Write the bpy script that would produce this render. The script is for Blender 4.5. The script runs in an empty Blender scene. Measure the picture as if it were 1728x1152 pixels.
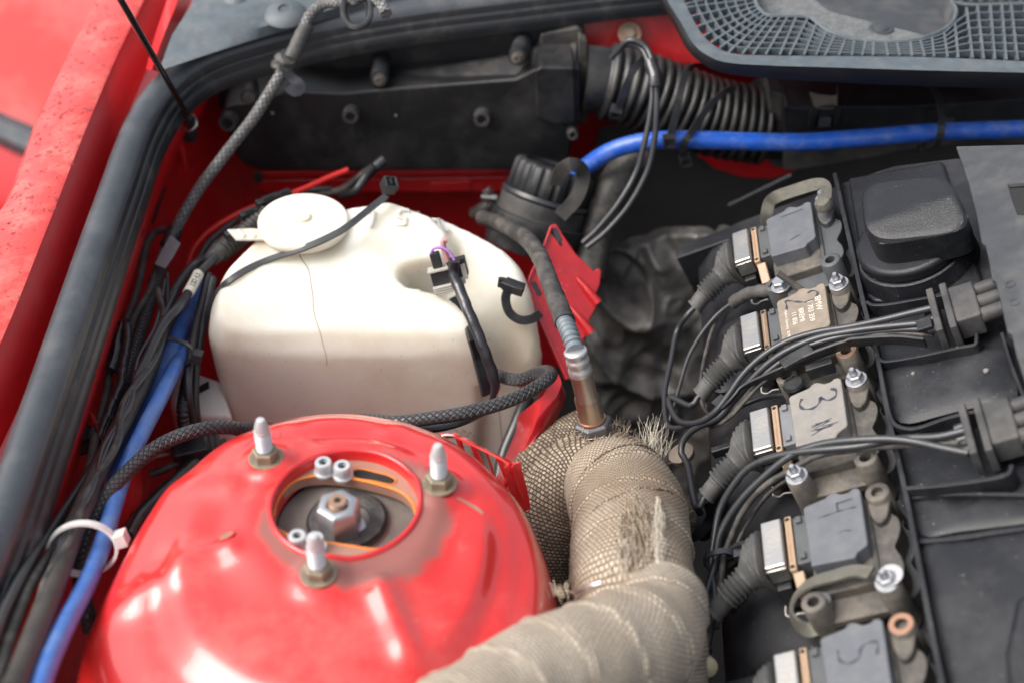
import bpy, bmesh, math, random
import numpy as np
from mathutils import Vector as V, Matrix, noise
random.seed(7)
S = .01                                   # everything is authored in centimetres
sc = bpy.context.scene
COL = sc.collection

# ------------------------------------------------------------------ camera
PIT = math.radians(40); D0 = 95.0; K = 2400.0
F = V((0, math.cos(PIT), -math.sin(PIT))); U = V((0, math.sin(PIT), math.cos(PIT))); R = V((1, 0, 0))
CAM = -F*D0
cd = bpy.data.cameras.new('camera'); cam = bpy.data.objects.new('camera', cd); COL.objects.link(cam)
cam.location = CAM*S; cam.rotation_euler = (math.radians(90)-PIT, 0, 0)
cd.lens = 50; cd.sensor_width = 36; cd.clip_start = .05; cd.clip_end = 100
cd.dof.use_dof = True; cd.dof.focus_distance = .90; cd.dof.aperture_fstop = 4.6
sc.camera = cam
# ------------------------------------------------------------------ light
SUN_EL = math.radians(48); SUN_AZ = math.radians(-100)      # azimuth from +Y, clockwise positive
w = bpy.data.worlds.new("World"); sc.world = w; w.use_nodes = True
nt = w.node_tree; bg = nt.nodes['Background']
sky = nt.nodes.new('ShaderNodeTexSky'); sky.sky_type = 'NISHITA'; sky.sun_disc = False
sky.sun_elevation = SUN_EL; sky.sun_rotation = SUN_AZ
sky.air_density = 1.0; sky.dust_density = 6.0; sky.ozone_density = 1.0
hs = nt.nodes.new('ShaderNodeHueSaturation'); hs.inputs['Saturation'].default_value = .38
nt.links.new(sky.outputs[0], hs.inputs['Color']); nt.links.new(hs.outputs[0], bg.inputs[0])
bg.inputs[1].default_value = .15
sd = bpy.data.lights.new('sun', 'SUN'); sd.energy = 1.0; sd.angle = math.radians(42); sd.color = (1, .95, .88)
so = bpy.data.objects.new('sun', sd); COL.objects.link(so)
dv = V((math.sin(SUN_AZ)*math.cos(SUN_EL), math.cos(SUN_AZ)*math.cos(SUN_EL), math.sin(SUN_EL)))
so.rotation_euler = dv.to_track_quat('Z', 'Y').to_euler(); so.location = dv*3
sc.view_settings.view_transform = 'Standard'; sc.view_settings.look = 'None'; sc.view_settings.exposure = 0.8
sc.view_settings.gamma = 1
sc.render.engine = 'CYCLES'

# ------------------------------------------------------------------ where a point of the bay lies
def ray(x, y): return F + R*((x-864)/K) + U*((576-y)/K)
def P(x, y, z): d = ray(x, y); return CAM + d*((z-CAM.z)/d.z)
def PY(x, y, Y): d = ray(x, y); return CAM + d*((Y-CAM.y)/d.y)
def PX(x, y, X): d = ray(x, y); return CAM + d*((X-CAM.x)/d.x)
def PD(x, y, D): return CAM + ray(x, y)*D
def W(l): return [P(*q) for q in l]
# engine frame: canted 27 degrees, slightly yawed
TH = math.radians(27)
_T = V((math.cos(TH), 0, math.sin(TH))); _L = V((0, 1, 0))
EL = (_L + _T*.0626).normalized(); ET = (_T - _L*.0626).normalized(); EN = ET.cross(EL).normalized()
EO = P(1445, 640, 5)
EM = Matrix((ET, EL, EN)).transposed()     # columns = axes
def EP(x, y, h):
    d = ray(x, y); t = ((EO + EN*h - CAM).dot(EN))/d.dot(EN); return CAM + d*t
def WE(l): return [EP(*q) for q in l]
def EW(a, b, h): return EO + ET*a + EL*b + EN*h
def ELoc(x, y, h): p = EP(x, y, h)-EO; return V((p.dot(ET), p.dot(EL), h))

# ------------------------------------------------------------------ materials
def pm(name, col, rough=.5, metal=0., coat=0., spec=.5, dust=None, mot=.0, mscale=1.0, bump=None, sss=0., trans=0., rvar=0., scratch=None, crough=.05):
    """dust=(colour, amount, scale per cm); bump=(scale per cm, strength)"""
    m = bpy.data.materials.new(name); m.use_nodes = True; t = m.node_tree; b = t.nodes['Principled BSDF']
    N, Lk = t.nodes.new, t.links.new
    b.inputs['Base Color'].default_value = (*col, 1); b.inputs['Roughness'].default_value = rough
    b.inputs['Metallic'].default_value = metal; b.inputs['Coat Weight'].default_value = coat
    b.inputs['Coat Roughness'].default_value = crough; b.inputs['Specular IOR Level'].default_value = spec
    if sss:
        b.inputs['Subsurface Weight'].default_value = sss; b.inputs['Subsurface Radius'].default_value = (1, .92, .78)
        b.inputs['Subsurface Scale'].default_value = .028
    if trans: b.inputs['Transmission Weight'].default_value = trans
    tc = N('ShaderNodeTexCoord')
    def noi(scale, det=5, ro=.6):
        n = N('ShaderNodeTexNoise'); n.inputs['Scale'].default_value = scale*100; n.inputs['Detail'].default_value = det
        n.inputs['Roughness'].default_value = ro; Lk(tc.outputs['Object'], n.inputs['Vector']); return n.outputs['Fac']
    def mixc(fac, a, bcol):
        x = N('ShaderNodeMix'); x.data_type = 'RGBA'; Lk(fac, x.inputs[0])
        if isinstance(a, tuple): x.inputs[6].default_value = (*a, 1)
        else: Lk(a, x.inputs[6])
        if isinstance(bcol, tuple): x.inputs[7].default_value = (*bcol, 1)
        else: Lk(bcol, x.inputs[7])
        return x.outputs[2]
    def rng(v, a, bb, c, d):
        r = N('ShaderNodeMapRange'); r.inputs[1].default_value = a; r.inputs[2].default_value = bb
        r.inputs[3].default_value = c; r.inputs[4].default_value = d; Lk(v, r.inputs[0]); return r.outputs[0]
    cur = tuple(col); f = None
    if mot:
        cur = mixc(rng(noi(mscale), .3, .7, 0, 1), tuple(min(1, c*(1-mot)) for c in col), tuple(min(1, c*(1+mot)) for c in col))
    if dust:
        f = rng(noi(dust[2], 8, .7), .62-.35*dust[1], .85-.25*dust[1], 0, min(1, dust[1]*1.3))
        cur = mixc(f, cur, dust[0])
        rr = rng(f, 0, 1, rough, max(rough, .8)); Lk(rr, b.inputs['Roughness'])
        if coat: Lk(rng(f, 0, .8, coat, .05), b.inputs['Coat Weight'])
    elif rvar:
        Lk(rng(noi(.8, 6, .7), .3, .7, max(.02, rough-rvar), min(1, rough+rvar)), b.inputs['Roughness'])
    if scratch:      # fine pale specks / chips
        n2 = noi(scratch[1], 2, .5)
        cur = mixc(rng(n2, scratch[2], scratch[2]+.03, 0, 1), cur, scratch[0])
    if not isinstance(cur, tuple): Lk(cur, b.inputs['Base Color'])
    if bump:
        bn = N('ShaderNodeBump'); bn.inputs['Strength'].default_value = bump[1]; bn.inputs['Distance'].default_value = .0006
        Lk(noi(bump[0], 4, .6), bn.inputs['Height']); Lk(bn.outputs[0], b.inputs['Normal'])
    return m

RED = (.60, .010, .014)
DUST = (.26, .21, .17)
M = {}
M['red'] = pm('red_paint', RED, .38, coat=.9, dust=((.50, .16, .13), .22, .12), mot=.05, bump=(.25, .15), crough=.07)
M['red_far'] = pm('red_painted_sky_sheen', (.62, .06, .05), .22, coat=1., dust=((.74, .36, .33), .55, .02), crough=.05)  # pale pink mottling paints the sky's reflection into the red
M['red_tower'] = pm('red_tower_paint', (.66, .022, .020), .32, coat=1., dust=((.62, .24, .20), .30, .14), mot=.04, bump=(.12, .12), crough=.035, scratch=((.45, .30, .26), 2.2, .77))
M['red_wet'] = pm('wet_red_painted_sheen', (.58, .03, .02), .28, coat=1., dust=((.70, .30, .25), .40, .35), mot=.1, bump=(1.1, .8), crough=.06)  # wet paint; its pinkish mottling is sky reflection put into the colour
M['red_dirty'] = pm('red_paint_dirty', (.60, .010, .014), .40, coat=.5, dust=((.22, .07, .06), .32, .14), mot=.15, bump=(.4, .2), crough=.2)
M['red_chip'] = pm('red_paint_chipped', (.50, .010, .016), .36, coat=.7, dust=((.30, .12, .11), .18, .45), mot=.15, scratch=((.35, .30, .28), 2.2, .70))
M['red_plain'] = pm('red_cable_sheath', (.62, .015, .012), .4)
M['seal'] = pm('rubber_seal', (.046, .053, .062), .38, dust=((.15, .15, .15), .35, .35), scratch=((.02, .02, .02), 1.2, .76), mot=.15, bump=(12, .12), spec=.7)
M['seal_lip'] = pm('rubber_seal_lip', (.016, .018, .021), .42, dust=((.16, .15, .13), .30, .5), bump=(12, .12), spec=.6)
M['cable'] = pm('cable_rubber', (.030, .032, .036), .34, dust=((.13, .12, .11), .22, 1.0), bump=(6, .08), spec=.6)
M['cable_dusty'] = pm('dusty_rubber', (.028, .027, .026), .55, dust=((.17, .15, .13), .55, .9), bump=(6, .25))
M['plastic'] = pm('black_plastic', (.015, .016, .018), .44, dust=((.10, .095, .09), .38, .35), mot=.2, bump=(18, .2))
M['plastic_dusty'] = pm('dusty_plastic', (.028, .028, .030), .52, dust=((.13, .115, .095), .55, .30), mot=.25, bump=(14, .3))
M['housing'] = pm('duct_housing_plastic', (.012, .0125, .014), .40, dust=((.075, .070, .065), .42, .16), mot=.2, bump=(16, .2), scratch=((.12, .11, .10), 5, .80))
M['cover'] = pm('valve_cover_plastic', (.011, .012, .015), .40, dust=((.055, .054, .056), .45, .22), mot=.25, bump=(9, .35), scratch=((.26, .24, .21), 7, .725), spec=.4)
M['duct_dust'] = pm('brown_dusted_plastic', (.045, .042, .038), .6, dust=((.20, .17, .14), .75, .25), mot=.2, bump=(8, .4))
M['bellows'] = pm('bellows_rubber', (.013, .013, .014), .36, dust=((.075, .07, .06), .40, .35), mot=.2, bump=(8, .2), spec=.6)
M['cap'] = pm('oil_cap_plastic', (.010, .011, .014), .28, dust=((.08, .08, .08), .22, .5), bump=(14, .6), scratch=((.26, .25, .23), 9, .72), spec=.45)
M['grey'] = pm('grey_cowl_plastic', (.085, .105, .120), .50, dust=((.20, .20, .19), .40, .4), mot=.2, bump=(10, .4), scratch=((.45, .42, .36), 6, .80))
M['gravelly'] = pm('dusty_filter_mat', (.10, .11, .115), .8, dust=((.20, .20, .19), .6, 1.5), mot=.4, mscale=6, bump=(5, 1.0))
M['grey2'] = pm('grey_cover_plastic', (.038, .042, .048), .55, dust=((.13, .125, .12), .45, .3), mot=.15, bump=(14, .4))
M['bottle'] = pm('bottle_polyethylene', (.77, .75, .66), .42, dust=((.50, .38, .23), .42, .10), mot=.05, mscale=.1, sss=.8, spec=.5, bump=(1.5, .12), scratch=((.34, .25, .15), 3.0, .74))
M['bottle_cap'] = pm('bottle_cap_plastic', (.82, .77, .62), .40, dust=((.55, .42, .26), .2, .2), sss=.5, bump=(2, .1), scratch=((.30, .22, .13), 4, .80))
M['stain'] = pm('bottle_grime', (.30, .22, .13), .8)
M['crack'] = pm('bottle_crack', (.12, .07, .035), .8)
M['blue'] = pm('blue_silicone', (.014, .09, .46), .30, dust=((.20, .25, .38), .42, .9), scratch=((.4, .42, .5), 5, .74), mot=.15, spec=.6)
M['blue_soft'] = pm('blue_hose_faded', (.06, .17, .52), .34, dust=((.20, .27, .42), .45, .5), mot=.15, spec=.6)
M['blue_dull'] = pm('blue_hose_dusty', (.035, .12, .40), .42, dust=((.22, .24, .30), .35, .5), mot=.15)
M['brown_hose'] = pm('old_hose_rubber', (.040, .036, .033), .5, dust=((.10, .085, .075), .5, .7), mot=.2, bump=(5, .3))
M['tape'] = pm('cloth_tape', (.060, .058, .055), .6, dust=((.17, .16, .15), .45, .9), bump=(2.2, .9))
M['tape_gloss'] = pm('vinyl_tape', (.022, .022, .026), .28, bump=(1.6, 1.0), spec=.7, dust=((.1, .1, .1), .15, 1))
M['tape_grey'] = pm('duct_tape', (.28, .30, .32), .5, mot=.12, bump=(2, .3), dust=((.2, .19, .17), .3, 1))
M['steel'] = pm('bright_steel', (.55, .53, .50), .30, metal=1, dust=((.30, .27, .23), .48, .8), bump=(5, .3))
M['zinc'] = pm('zinc_plate', (.50, .51, .53), .34, metal=.9, dust=((.30, .26, .22), .3, 1.5), bump=(8, .3))
M['alu'] = pm('worn_aluminium', (.62, .61, .60), .38, metal=.85, dust=((.30, .27, .23), .28, 1.2), bump=(6, .4))
M['stud'] = pm('pale_zinc_stud', (.60, .61, .62), .45, metal=.55, dust=((.5, .48, .45), .25, 1.2), bump=(8, .3))
M['rustzinc'] = pm('yellowed_nut', (.27, .23, .17), .5, metal=.5, dust=((.30, .22, .14), .55, 1.2), mot=.25, bump=(6, .5))
M['rust'] = pm('rusty_steel', (.36, .24, .17), .6, metal=.5, dust=((.30, .12, .06), .5, 2), bump=(6, .5))
M['bronze'] = pm('heat_tinted_steel', (.52, .42, .33), .36, metal=1, mot=.10, mscale=.4)
M['hex'] = pm('sensor_hex_steel', (.16, .155, .165), .5, metal=.7, bump=(6, .5), dust=((.2, .17, .15), .3, 2))
M['copper'] = pm('copper_ring', (.48, .27, .18), .35, metal=.8)
M['dark'] = pm('dark_recess', (.010, .010, .011), .8, dust=((.03, .028, .026), .3, .3))
M['insul'] = pm('bulkhead_insulation', (.036, .034, .034), .85, dust=((.06, .052, .046), .5, .2), bump=(3, .9))
M['foil'] = pm('sooty_heat_shield', (.16, .155, .148), .40, metal=.35, dust=((.055, .048, .042), .6, .14), mot=.3, bump=(1.2, .9))
M['orange'] = pm('orange_anodised', (.80, .25, .04), .4, metal=.3)
M['plate'] = pm('dusty_camber_plate', (.34, .17, .12), .5, dust=((.34, .22, .17), .6, .8))
M['bearing'] = pm('dirty_top_mount', (.15, .13, .115), .62, dust=((.24, .20, .17), .55, .7), bump=(5, .5))
M['tan'] = pm('tan_latch_plastic', (.36, .25, .16), .45, dust=((.33, .21, .12), .35, 1.2), bump=(5, .2))
M['coil_grey'] = pm('grey_coil_plastic', (.150, .155, .165), .5, dust=((.20, .185, .165), .35, .5), mot=.1, bump=(9, .2))
M['coil_dark'] = pm('dark_coil_plastic', (.070, .075, .080), .5, dust=((.12, .11, .10), .4, .4), mot=.1, bump=(9, .2))
M['coil_tan'] = pm('brown_dusty_coil', (.20, .165, .130), .6, dust=((.30, .24, .185), .55, .5), mot=.1, bump=(9, .3))
M['coil_pale'] = pm('pale_dusty_coil', (.20, .19, .175), .6, dust=((.29, .26, .225), .5, .6), mot=.1, bump=(9, .3))
M['coil_blue'] = pm('slate_coil_plastic', (.105, .112, .125), .45, dust=((.17, .165, .16), .45, .5), mot=.08, bump=(9, .15))
M['core'] = pm('coil_core_dusty', (.060, .055, .050), .6, dust=((.19, .165, .135), .6, .5), mot=.15, bump=(6, .4))
M['guide'] = pm('dusty_guide_plastic', (.040, .040, .041), .52, dust=((.12, .11, .10), .5, .6), mot=.2, bump=(6, .3))
M['boot'] = pm('dusty_boot_rubber', (.070, .070, .068), .55, dust=((.15, .145, .135), .55, .7), bump=(6, .3))
M['strap'] = pm('woven_ground_strap', (.125, .12, .10), .6, metal=.3, dust=((.25, .23, .18), .4, 1), bump=(4, .9))
M['ink'] = pm('marker_ink', (.035, .035, .050), .5)
M['print'] = pm('white_print', (.62, .56, .48), .6)
M['white'] = pm('white_plastic', (.78, .76, .70), .4, sss=.3)
M['label'] = pm('cable_marker_sleeve', (.80, .77, .66), .45)
M['black_ink'] = pm('black_ink', (.02, .02, .02), .5)
M['purple'] = pm('violet_wire', (.36, .16, .50), .4)
M['pinkw'] = pm('pink_wire', (.45, .22, .22), .4)
M['conn_grey'] = pm('connector_shell_grey', (.42, .40, .36), .5, dust=((.3, .27, .22), .3, 2))
M['bellow_grey'] = pm('sensor_boot_grey', (.15, .18, .20), .45, dust=((.2, .2, .2), .2, 1.5), spec=.6)
M['ground'] = pm('asphalt', (.05, .05, .05), .9, bump=(.3, .6))
M['rod'] = pm('black_gas_strut', (.018, .016, .015), .16, spec=.8, coat=.4)
M['yellow'] = pm('yellowed_clip', (.62, .56, .36), .5)
def glass_mat():
    m = bpy.data.materials.new('water'); m.use_nodes = True; b = m.node_tree.nodes['Principled BSDF']
    b.inputs['Base Color'].default_value = (1, 1, 1, 1); b.inputs['Roughness'].default_value = .02
    b.inputs['IOR'].default_value = 1.33; b.inputs['Transmission Weight'].default_value = 1
    return m
M['water'] = glass_mat()
def uvmat(name, c1, c2, cm, bw, bh, rot, strength, rough=.6, mortar=.02, tint=None, metal=0, offset=.5):
    """woven surface from the sleeve's own UV (in cm)"""
    m = bpy.data.materials.new(name); m.use_nodes = True; t = m.node_tree; b = t.nodes['Principled BSDF']
    N, Lk = t.nodes.new, t.links.new
    uv = N('ShaderNodeUVMap'); mp = N('ShaderNodeMapping'); mp.inputs['Rotation'].default_value = (0, 0, math.radians(rot))
    Lk(uv.outputs[0], mp.inputs[0])
    tc = N('ShaderNodeTexCoord')
    wn = N('ShaderNodeTexNoise'); wn.inputs['Scale'].default_value = 60; Lk(tc.outputs['Object'], wn.inputs['Vector'])
    dm = N('ShaderNodeVectorMath'); dm.operation = 'MULTIPLY_ADD'; Lk(wn.outputs['Color'], dm.inputs[0])
    dm.inputs[1].default_value = (.28, .28, 0); Lk(mp.outputs[0], dm.inputs[2])
    br = N('ShaderNodeTexBrick'); br.offset = offset; br.inputs['Scale'].default_value = 1
    br.inputs['Brick Width'].default_value = bw; br.inputs['Row Height'].default_value = bh
    br.inputs['Mortar Size'].default_value = mortar; br.inputs['Mortar Smooth'].default_value = 1.0
    br.inputs['Color1'].default_value = (*c1, 1); br.inputs['Color2'].default_value = (*c2, 1); br.inputs['Mortar'].default_value = (*cm, 1)
    Lk(dm.outputs[0], br.inputs['Vector'])
    col = br.outputs['Color']
    if tint:
        n = N('ShaderNodeTexNoise'); n.inputs['Scale'].default_value = tint[1]*100; n.inputs['Detail'].default_value = 6
        Lk(tc.outputs['Object'], n.inputs['Vector'])
        mr = N('ShaderNodeMapRange'); mr.inputs[1].default_value = .42; mr.inputs[2].default_value = .68; mr.inputs[4].default_value = tint[2]
        Lk(n.outputs['Fac'], mr.inputs[0])
        x = N('ShaderNodeMix'); x.data_type = 'RGBA'; Lk(mr.outputs[0], x.inputs[0]); Lk(col, x.inputs[6]); x.inputs[7].default_value = (*tint[0], 1)
        col = x.outputs[2]
    Lk(col, b.inputs['Base Color']); b.inputs['Roughness'].default_value = rough; b.inputs['Metallic'].default_value = metal
    bn = N('ShaderNodeBump'); bn.inputs['Strength'].default_value = strength; bn.inputs['Distance'].default_value = .0008
    bn.invert = True; Lk(br.outputs['Fac'], bn.inputs['Height']); Lk(bn.outputs[0], b.inputs['Normal'])
    return m
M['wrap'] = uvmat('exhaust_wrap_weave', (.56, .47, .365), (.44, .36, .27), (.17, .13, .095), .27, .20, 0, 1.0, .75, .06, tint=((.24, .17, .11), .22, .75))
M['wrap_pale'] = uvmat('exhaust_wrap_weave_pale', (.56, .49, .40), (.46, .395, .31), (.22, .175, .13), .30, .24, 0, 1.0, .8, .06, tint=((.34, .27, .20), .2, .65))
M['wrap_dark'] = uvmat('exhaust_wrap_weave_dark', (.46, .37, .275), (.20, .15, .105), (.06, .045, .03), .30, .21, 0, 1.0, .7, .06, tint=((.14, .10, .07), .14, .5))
M['braid'] = uvmat('braided_sleeve', (.125, .125, .125), (.085, .085, .086), (.030, .030, .032), .3, .3, 45, .9, .42, .05, tint=((.19, .185, .18), .3, .5), offset=0)
M['braid_dark'] = uvmat('braided_sleeve_dark', (.060, .060, .064), (.042, .042, .046), (.014, .014, .016), .30, .30, 45, 1.0, .36, .05, tint=((.12, .12, .12), .3, .35), offset=0)
M['braid_dusty'] = uvmat('braided_sleeve_dusty', (.26, .26, .255), (.13, .13, .13), (.035, .035, .035), .34, .34, 45, 1.0, .5, .06, tint=((.10, .10, .10), .25, .4), offset=0)

def add_dirt_ring(m, cx, cy, r0, r1, col=(.21, .17, .145)):
    """grime washed outwards from the rim of the tower opening"""
    t = m.node_tree; b = t.nodes['Principled BSDF']; N, Lk = t.nodes.new, t.links.new
    tc = N('ShaderNodeTexCoord'); sb = N('ShaderNodeVectorMath'); sb.operation = 'SUBTRACT'; sb.inputs[1].default_value = (cx*S, cy*S, 0)
    Lk(tc.outputs['Object'], sb.inputs[0]); ml = N('ShaderNodeVectorMath'); ml.operation = 'MULTIPLY'; ml.inputs[1].default_value = (1, 1, 0); Lk(sb.outputs[0], ml.inputs[0])
    ln = N('ShaderNodeVectorMath'); ln.operation = 'LENGTH'; Lk(ml.outputs[0], ln.inputs[0])
    mr = N('ShaderNodeMapRange'); mr.inputs[1].default_value = r0*S; mr.inputs[2].default_value = r1*S; mr.inputs[3].default_value = 1; mr.inputs[4].default_value = 0; Lk(ln.outputs['Value'], mr.inputs[0])
    n = N('ShaderNodeTexNoise'); n.inputs['Scale'].default_value = 22; n.inputs['Detail'].default_value = 12; n.inputs['Roughness'].default_value = .72; Lk(tc.outputs['Object'], n.inputs['Vector'])
    ad = N('ShaderNodeMath'); ad.operation = 'ADD'; Lk(mr.outputs[0], ad.inputs[0]); Lk(n.outputs['Fac'], ad.inputs[1])
    m2 = N('ShaderNodeMapRange'); m2.inputs[1].default_value = 1.10; m2.inputs[2].default_value = 1.27; m2.inputs[4].default_value = .8; Lk(ad.outputs[0], m2.inputs[0])
    old = b.inputs['Base Color'].links[0].from_socket; x = N('ShaderNodeMix'); x.data_type = 'RGBA'; Lk(m2.outputs[0], x.inputs[0]); Lk(old, x.inputs[6]); x.inputs[7].default_value = (*col, 1); Lk(x.outputs[2], b.inputs['Base Color'])
    iv = N('ShaderNodeMath'); iv.operation = 'SUBTRACT'; iv.inputs[0].default_value = 1; Lk(m2.outputs[0], iv.inputs[1]); Lk(iv.outputs[0], b.inputs['Coat Weight'])

# ------------------------------------------------------------------ mesh builder
ORG = {}
def loft_faces(nr, n, off=0, closed=True):
    fs = []
    for i in range(nr-1):
        for j in range(n if closed else n-1):
            a = off+i*n+j; b = off+i*n+(j+1) % n
            fs.append((a, b, b+n, a+n))
    return fs
def crom(pts, step=.35, closed=False):
    """Catmull-Rom through the points, about one sample per step cm"""
    n = len(pts)
    if n == 2 and not closed: return [pts[0].lerp(pts[1], t/4) for t in range(5)]
    out = []
    for i in range(n if closed else n-1):
        if closed: p0, p1, p2, p3 = pts[(i-1) % n], pts[i], pts[(i+1) % n], pts[(i+2) % n]
        else:
            p1, p2 = pts[i], pts[i+1]
            p0 = pts[i-1] if i else p1*2-p2
            p3 = pts[i+2] if i+2 < n else p2*2-p1
        m = max(2, int((p2-p1).length/step))
        for k in range(m):
            t = k/m
            out.append(.5*((2*p1)+(p2-p0)*t+(2*p0-5*p1+4*p2-p3)*t*t+(3*p1-p0-3*p2+p3)*t**3))
    if not closed: out.append(pts[-1].copy())
    return out
def circ(n, r=1, sx=1, sy=1): return [(r*sx*math.cos(2*math.pi*i/n), r*sy*math.sin(2*math.pi*i/n)) for i in range(n)]

class MB:
    def __init__(s): s.v = []; s.f = []; s.uv = {}
    def add(s, vs, fs, uv=None):
        o = len(s.v); s.v += [V(x) for x in vs]
        s.f += [tuple(i+o for i in f) for f in fs]
        if uv:
            for i, q in enumerate(uv): s.uv[o+i] = q
        return s
    def box(s, c, d, m=None):
        c = V(c); m = m or Matrix.Identity(3)
        vs = [c + m @ V((x*d[0]/2, y*d[1]/2, z*d[2]/2)) for x in (-1, 1) for y in (-1, 1) for z in (-1, 1)]
        return s.add(vs, [(0, 1, 3, 2), (4, 6, 7, 5), (0, 4, 5, 1), (2, 3, 7, 6), (0, 2, 6, 4), (1, 5, 7, 3)])
    def loft(s, rings, cap=True, closed=True):
        n = len(rings[0]); vs = [p for r in rings for p in r]; fs = loft_faces(len(rings), n, 0, closed)
        if cap and closed: fs += [tuple(range(n))[::-1], tuple((len(rings)-1)*n+i for i in range(n))]
        return s.add(vs, fs)
    def prism(s, poly, off):
        off = V(off); return s.loft([[V(p) for p in poly], [V(p)+off for p in poly]])
    def lathe(s, prof, o, ax=(0, 0, 1), n=24, ref=None):
        ax = V(ax).normalized(); a = V(ref) if ref else ax.orthogonal(); a = (a-ax*a.dot(ax)).normalized(); b = ax.cross(a); o = V(o)
        rings = [[o+ax*h+(a*math.cos(2*math.pi*i/n)+b*math.sin(2*math.pi*i/n))*max(r, 1e-4) for i in range(n)] for r, h in prof]
        return s.loft(rings)
    def ring(s, o, ax, r0, r1, h, n=28):
        """flat washer with a hole"""
        ax = V(ax).normalized(); a = ax.orthogonal().normalized(); b = ax.cross(a); o = V(o)
        q = [(r0, 0), (r1, 0), (r1, h), (r0, h)]
        rings = [[o+ax*hh+(a*math.cos(2*math.pi*i/n)+b*math.sin(2*math.pi*i/n))*r for i in range(n)] for r, hh in q]
        rings.append(rings[0]); vs = [p for r in rings[:4] for p in r]; fs = []
        for k in range(4):
            for j in range(n): fs.append((k*n+j, k*n+(j+1) % n, ((k+1) % 4)*n+(j+1) % n, ((k+1) % 4)*n+j))
        return s.add(vs, fs)
    def hexa(s, o, ax, r, h, ref=None):
        return s.lathe([(r*.93, 0), (r, h*.06), (r, h*.86), (r*.86, h)], o, ax, 6, ref)
    def nut(s, o, ax, r, h, ref=None):
        return s.ring(o, ax, r*.5, r*1.45, h*.18).hexa(V(o)+V(ax).normalized()*h*.17, ax, r*1.12, h*.8, ref)
    def thread(s, o, ax, r, h, pitch=.15, tip=True):
        k = int(h/pitch); pr = [(r, 0)]
        for i in range(k): pr += [(r, (i+.2)*pitch), (r*.84, (i+.7)*pitch)]
        pr += [(r*.8, h), (r*.55, h+r*.35)] if tip else [(r, h)]
        return s.lathe(pr, o, ax, 14)
    def tube(s, pts, r, n=12, prof=None, up=None, step=.35, closed=False, rf=None, smoothed=False, tw=None, cap=True):
        c = pts if smoothed else crom([V(p) for p in pts], step, closed)
        m = len(c); tan = []
        for i in range(m):
            if closed: d = c[(i+1) % m]-c[i-1]
            else: d = c[min(m-1, i+1)]-c[max(0, i-1)]
            tan.append(d.normalized() if d.length > 1e-7 else (tan[-1] if tan else V((1, 0, 0))))
        pr = prof or circ(n, 1)
        n = len(pr); rings = []; uvs = []; dist = 0; a = None
        per = [0]
        for i in range(n): q, k = pr[i], pr[(i+1) % n]; per.append(per[-1]+math.hypot(q[0]-k[0], q[1]-k[1])*(r if not prof else 1))
        vs = []
        for i in range(m):
            t = tan[i]
            if up is not None:
                u_ = V(up[i] if isinstance(up, list) else up); a = t.cross(u_)
                a = a.normalized() if a.length > 1e-5 else t.orthogonal().normalized()
            elif a is None: a = t.cross(V((0, 0, 1))); a = a.normalized() if a.length > 1e-3 else V((1, 0, 0))
            else: a = (a-t*a.dot(t)).normalized()
            b = a.cross(t)
            if i: dist += (c[i]-c[i-1]).length
            ang = tw(i/(m-1)) if tw else 0; ca, sa = math.cos(ang), math.sin(ang)
            for j in range(n+1):
                x, y = pr[j % n]; x, y = x*ca-y*sa, x*sa+y*ca
                k = (r if not prof else 1)*(rf(i/(m-1), j/n, dist) if rf else 1)
                vs.append(c[i]+a*x*k-b*y*k*-1); uvs.append((per[j], dist))
        fs = []
        N1 = n+1
        for i in range(m-1 if not closed else m):
            i2 = (i+1) % m
            for j in range(n): fs.append((i*N1+j, i*N1+j+1, i2*N1+j+1, i2*N1+j))
        if not closed and cap:
            fs.append(tuple(range(n))[::-1]); fs.append(tuple((m-1)*N1+j for j in range(n)))
        return s.add(vs, fs, uvs)
    def strap(s, pts, wd, th, up, step=.35, closed=False):
        w2, t2 = wd/2, th/2
        return s.tube(pts, 1, prof=[(-w2, -t2), (w2, -t2), (w2, t2), (-w2, t2)], up=up, step=step, closed=closed)
    def build(s, name, mat, parent=None, org=None, bevel=0, seg=2, smooth=True, ang=38, sub=0, weld=False, label=None, kind=None, remesh=0, smit=0, tri=False):
        if org is None: org = ORG.get(parent.name, V((0, 0, 0))) if parent else V((0, 0, 0))
        org = V(org)
        me = bpy.data.meshes.new(name); me.from_pydata([tuple((p-org)*S) for p in s.v], [], s.f)
        if s.uv:
            ul = me.uv_layers.new(name='UVMap'); dat = np.zeros((len(me.loops), 2), 'f')
            for li, lp in enumerate(me.loops):
                q = s.uv.get(lp.vertex_index)
                if q: dat[li] = q
            ul.data.foreach_set('uv', dat.ravel())
        bm = bmesh.new(); bm.from_mesh(me)
        if weld or s.uv: bmesh.ops.remove_doubles(bm, verts=bm.verts, dist=1e-6)
        bmesh.ops.recalc_face_normals(bm, faces=bm.faces)
        if tri: bmesh.ops.triangulate(bm, faces=[f for f in bm.faces if len(f.verts) > 4])
        bm.to_mesh(me); bm.free()
        if smooth:
            me.shade_smooth()
            if not remesh and not sub: me.set_sharp_from_angle(angle=math.radians(ang))
        me.materials.append(M[mat] if isinstance(mat, str) else mat)
        o = bpy.data.objects.new(name, me); COL.objects.link(o)
        if parent: o.parent = parent; ORG[o.name] = org
        else: o.location = org*S; ORG[o.name] = org
        if bevel:
            md = o.modifiers.new('bevel', 'BEVEL'); md.width = bevel*S; md.segments = seg; md.limit_method = 'ANGLE'; md.angle_limit = math.radians(35)
            md.harden_normals = True
        if remesh:
            md = o.modifiers.new('remesh', 'REMESH'); md.mode = 'VOXEL'; md.voxel_size = remesh*S; md.use_smooth_shade = True
            md = o.modifiers.new('smooth', 'SMOOTH'); md.iterations = smit; md.factor = .6
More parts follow.
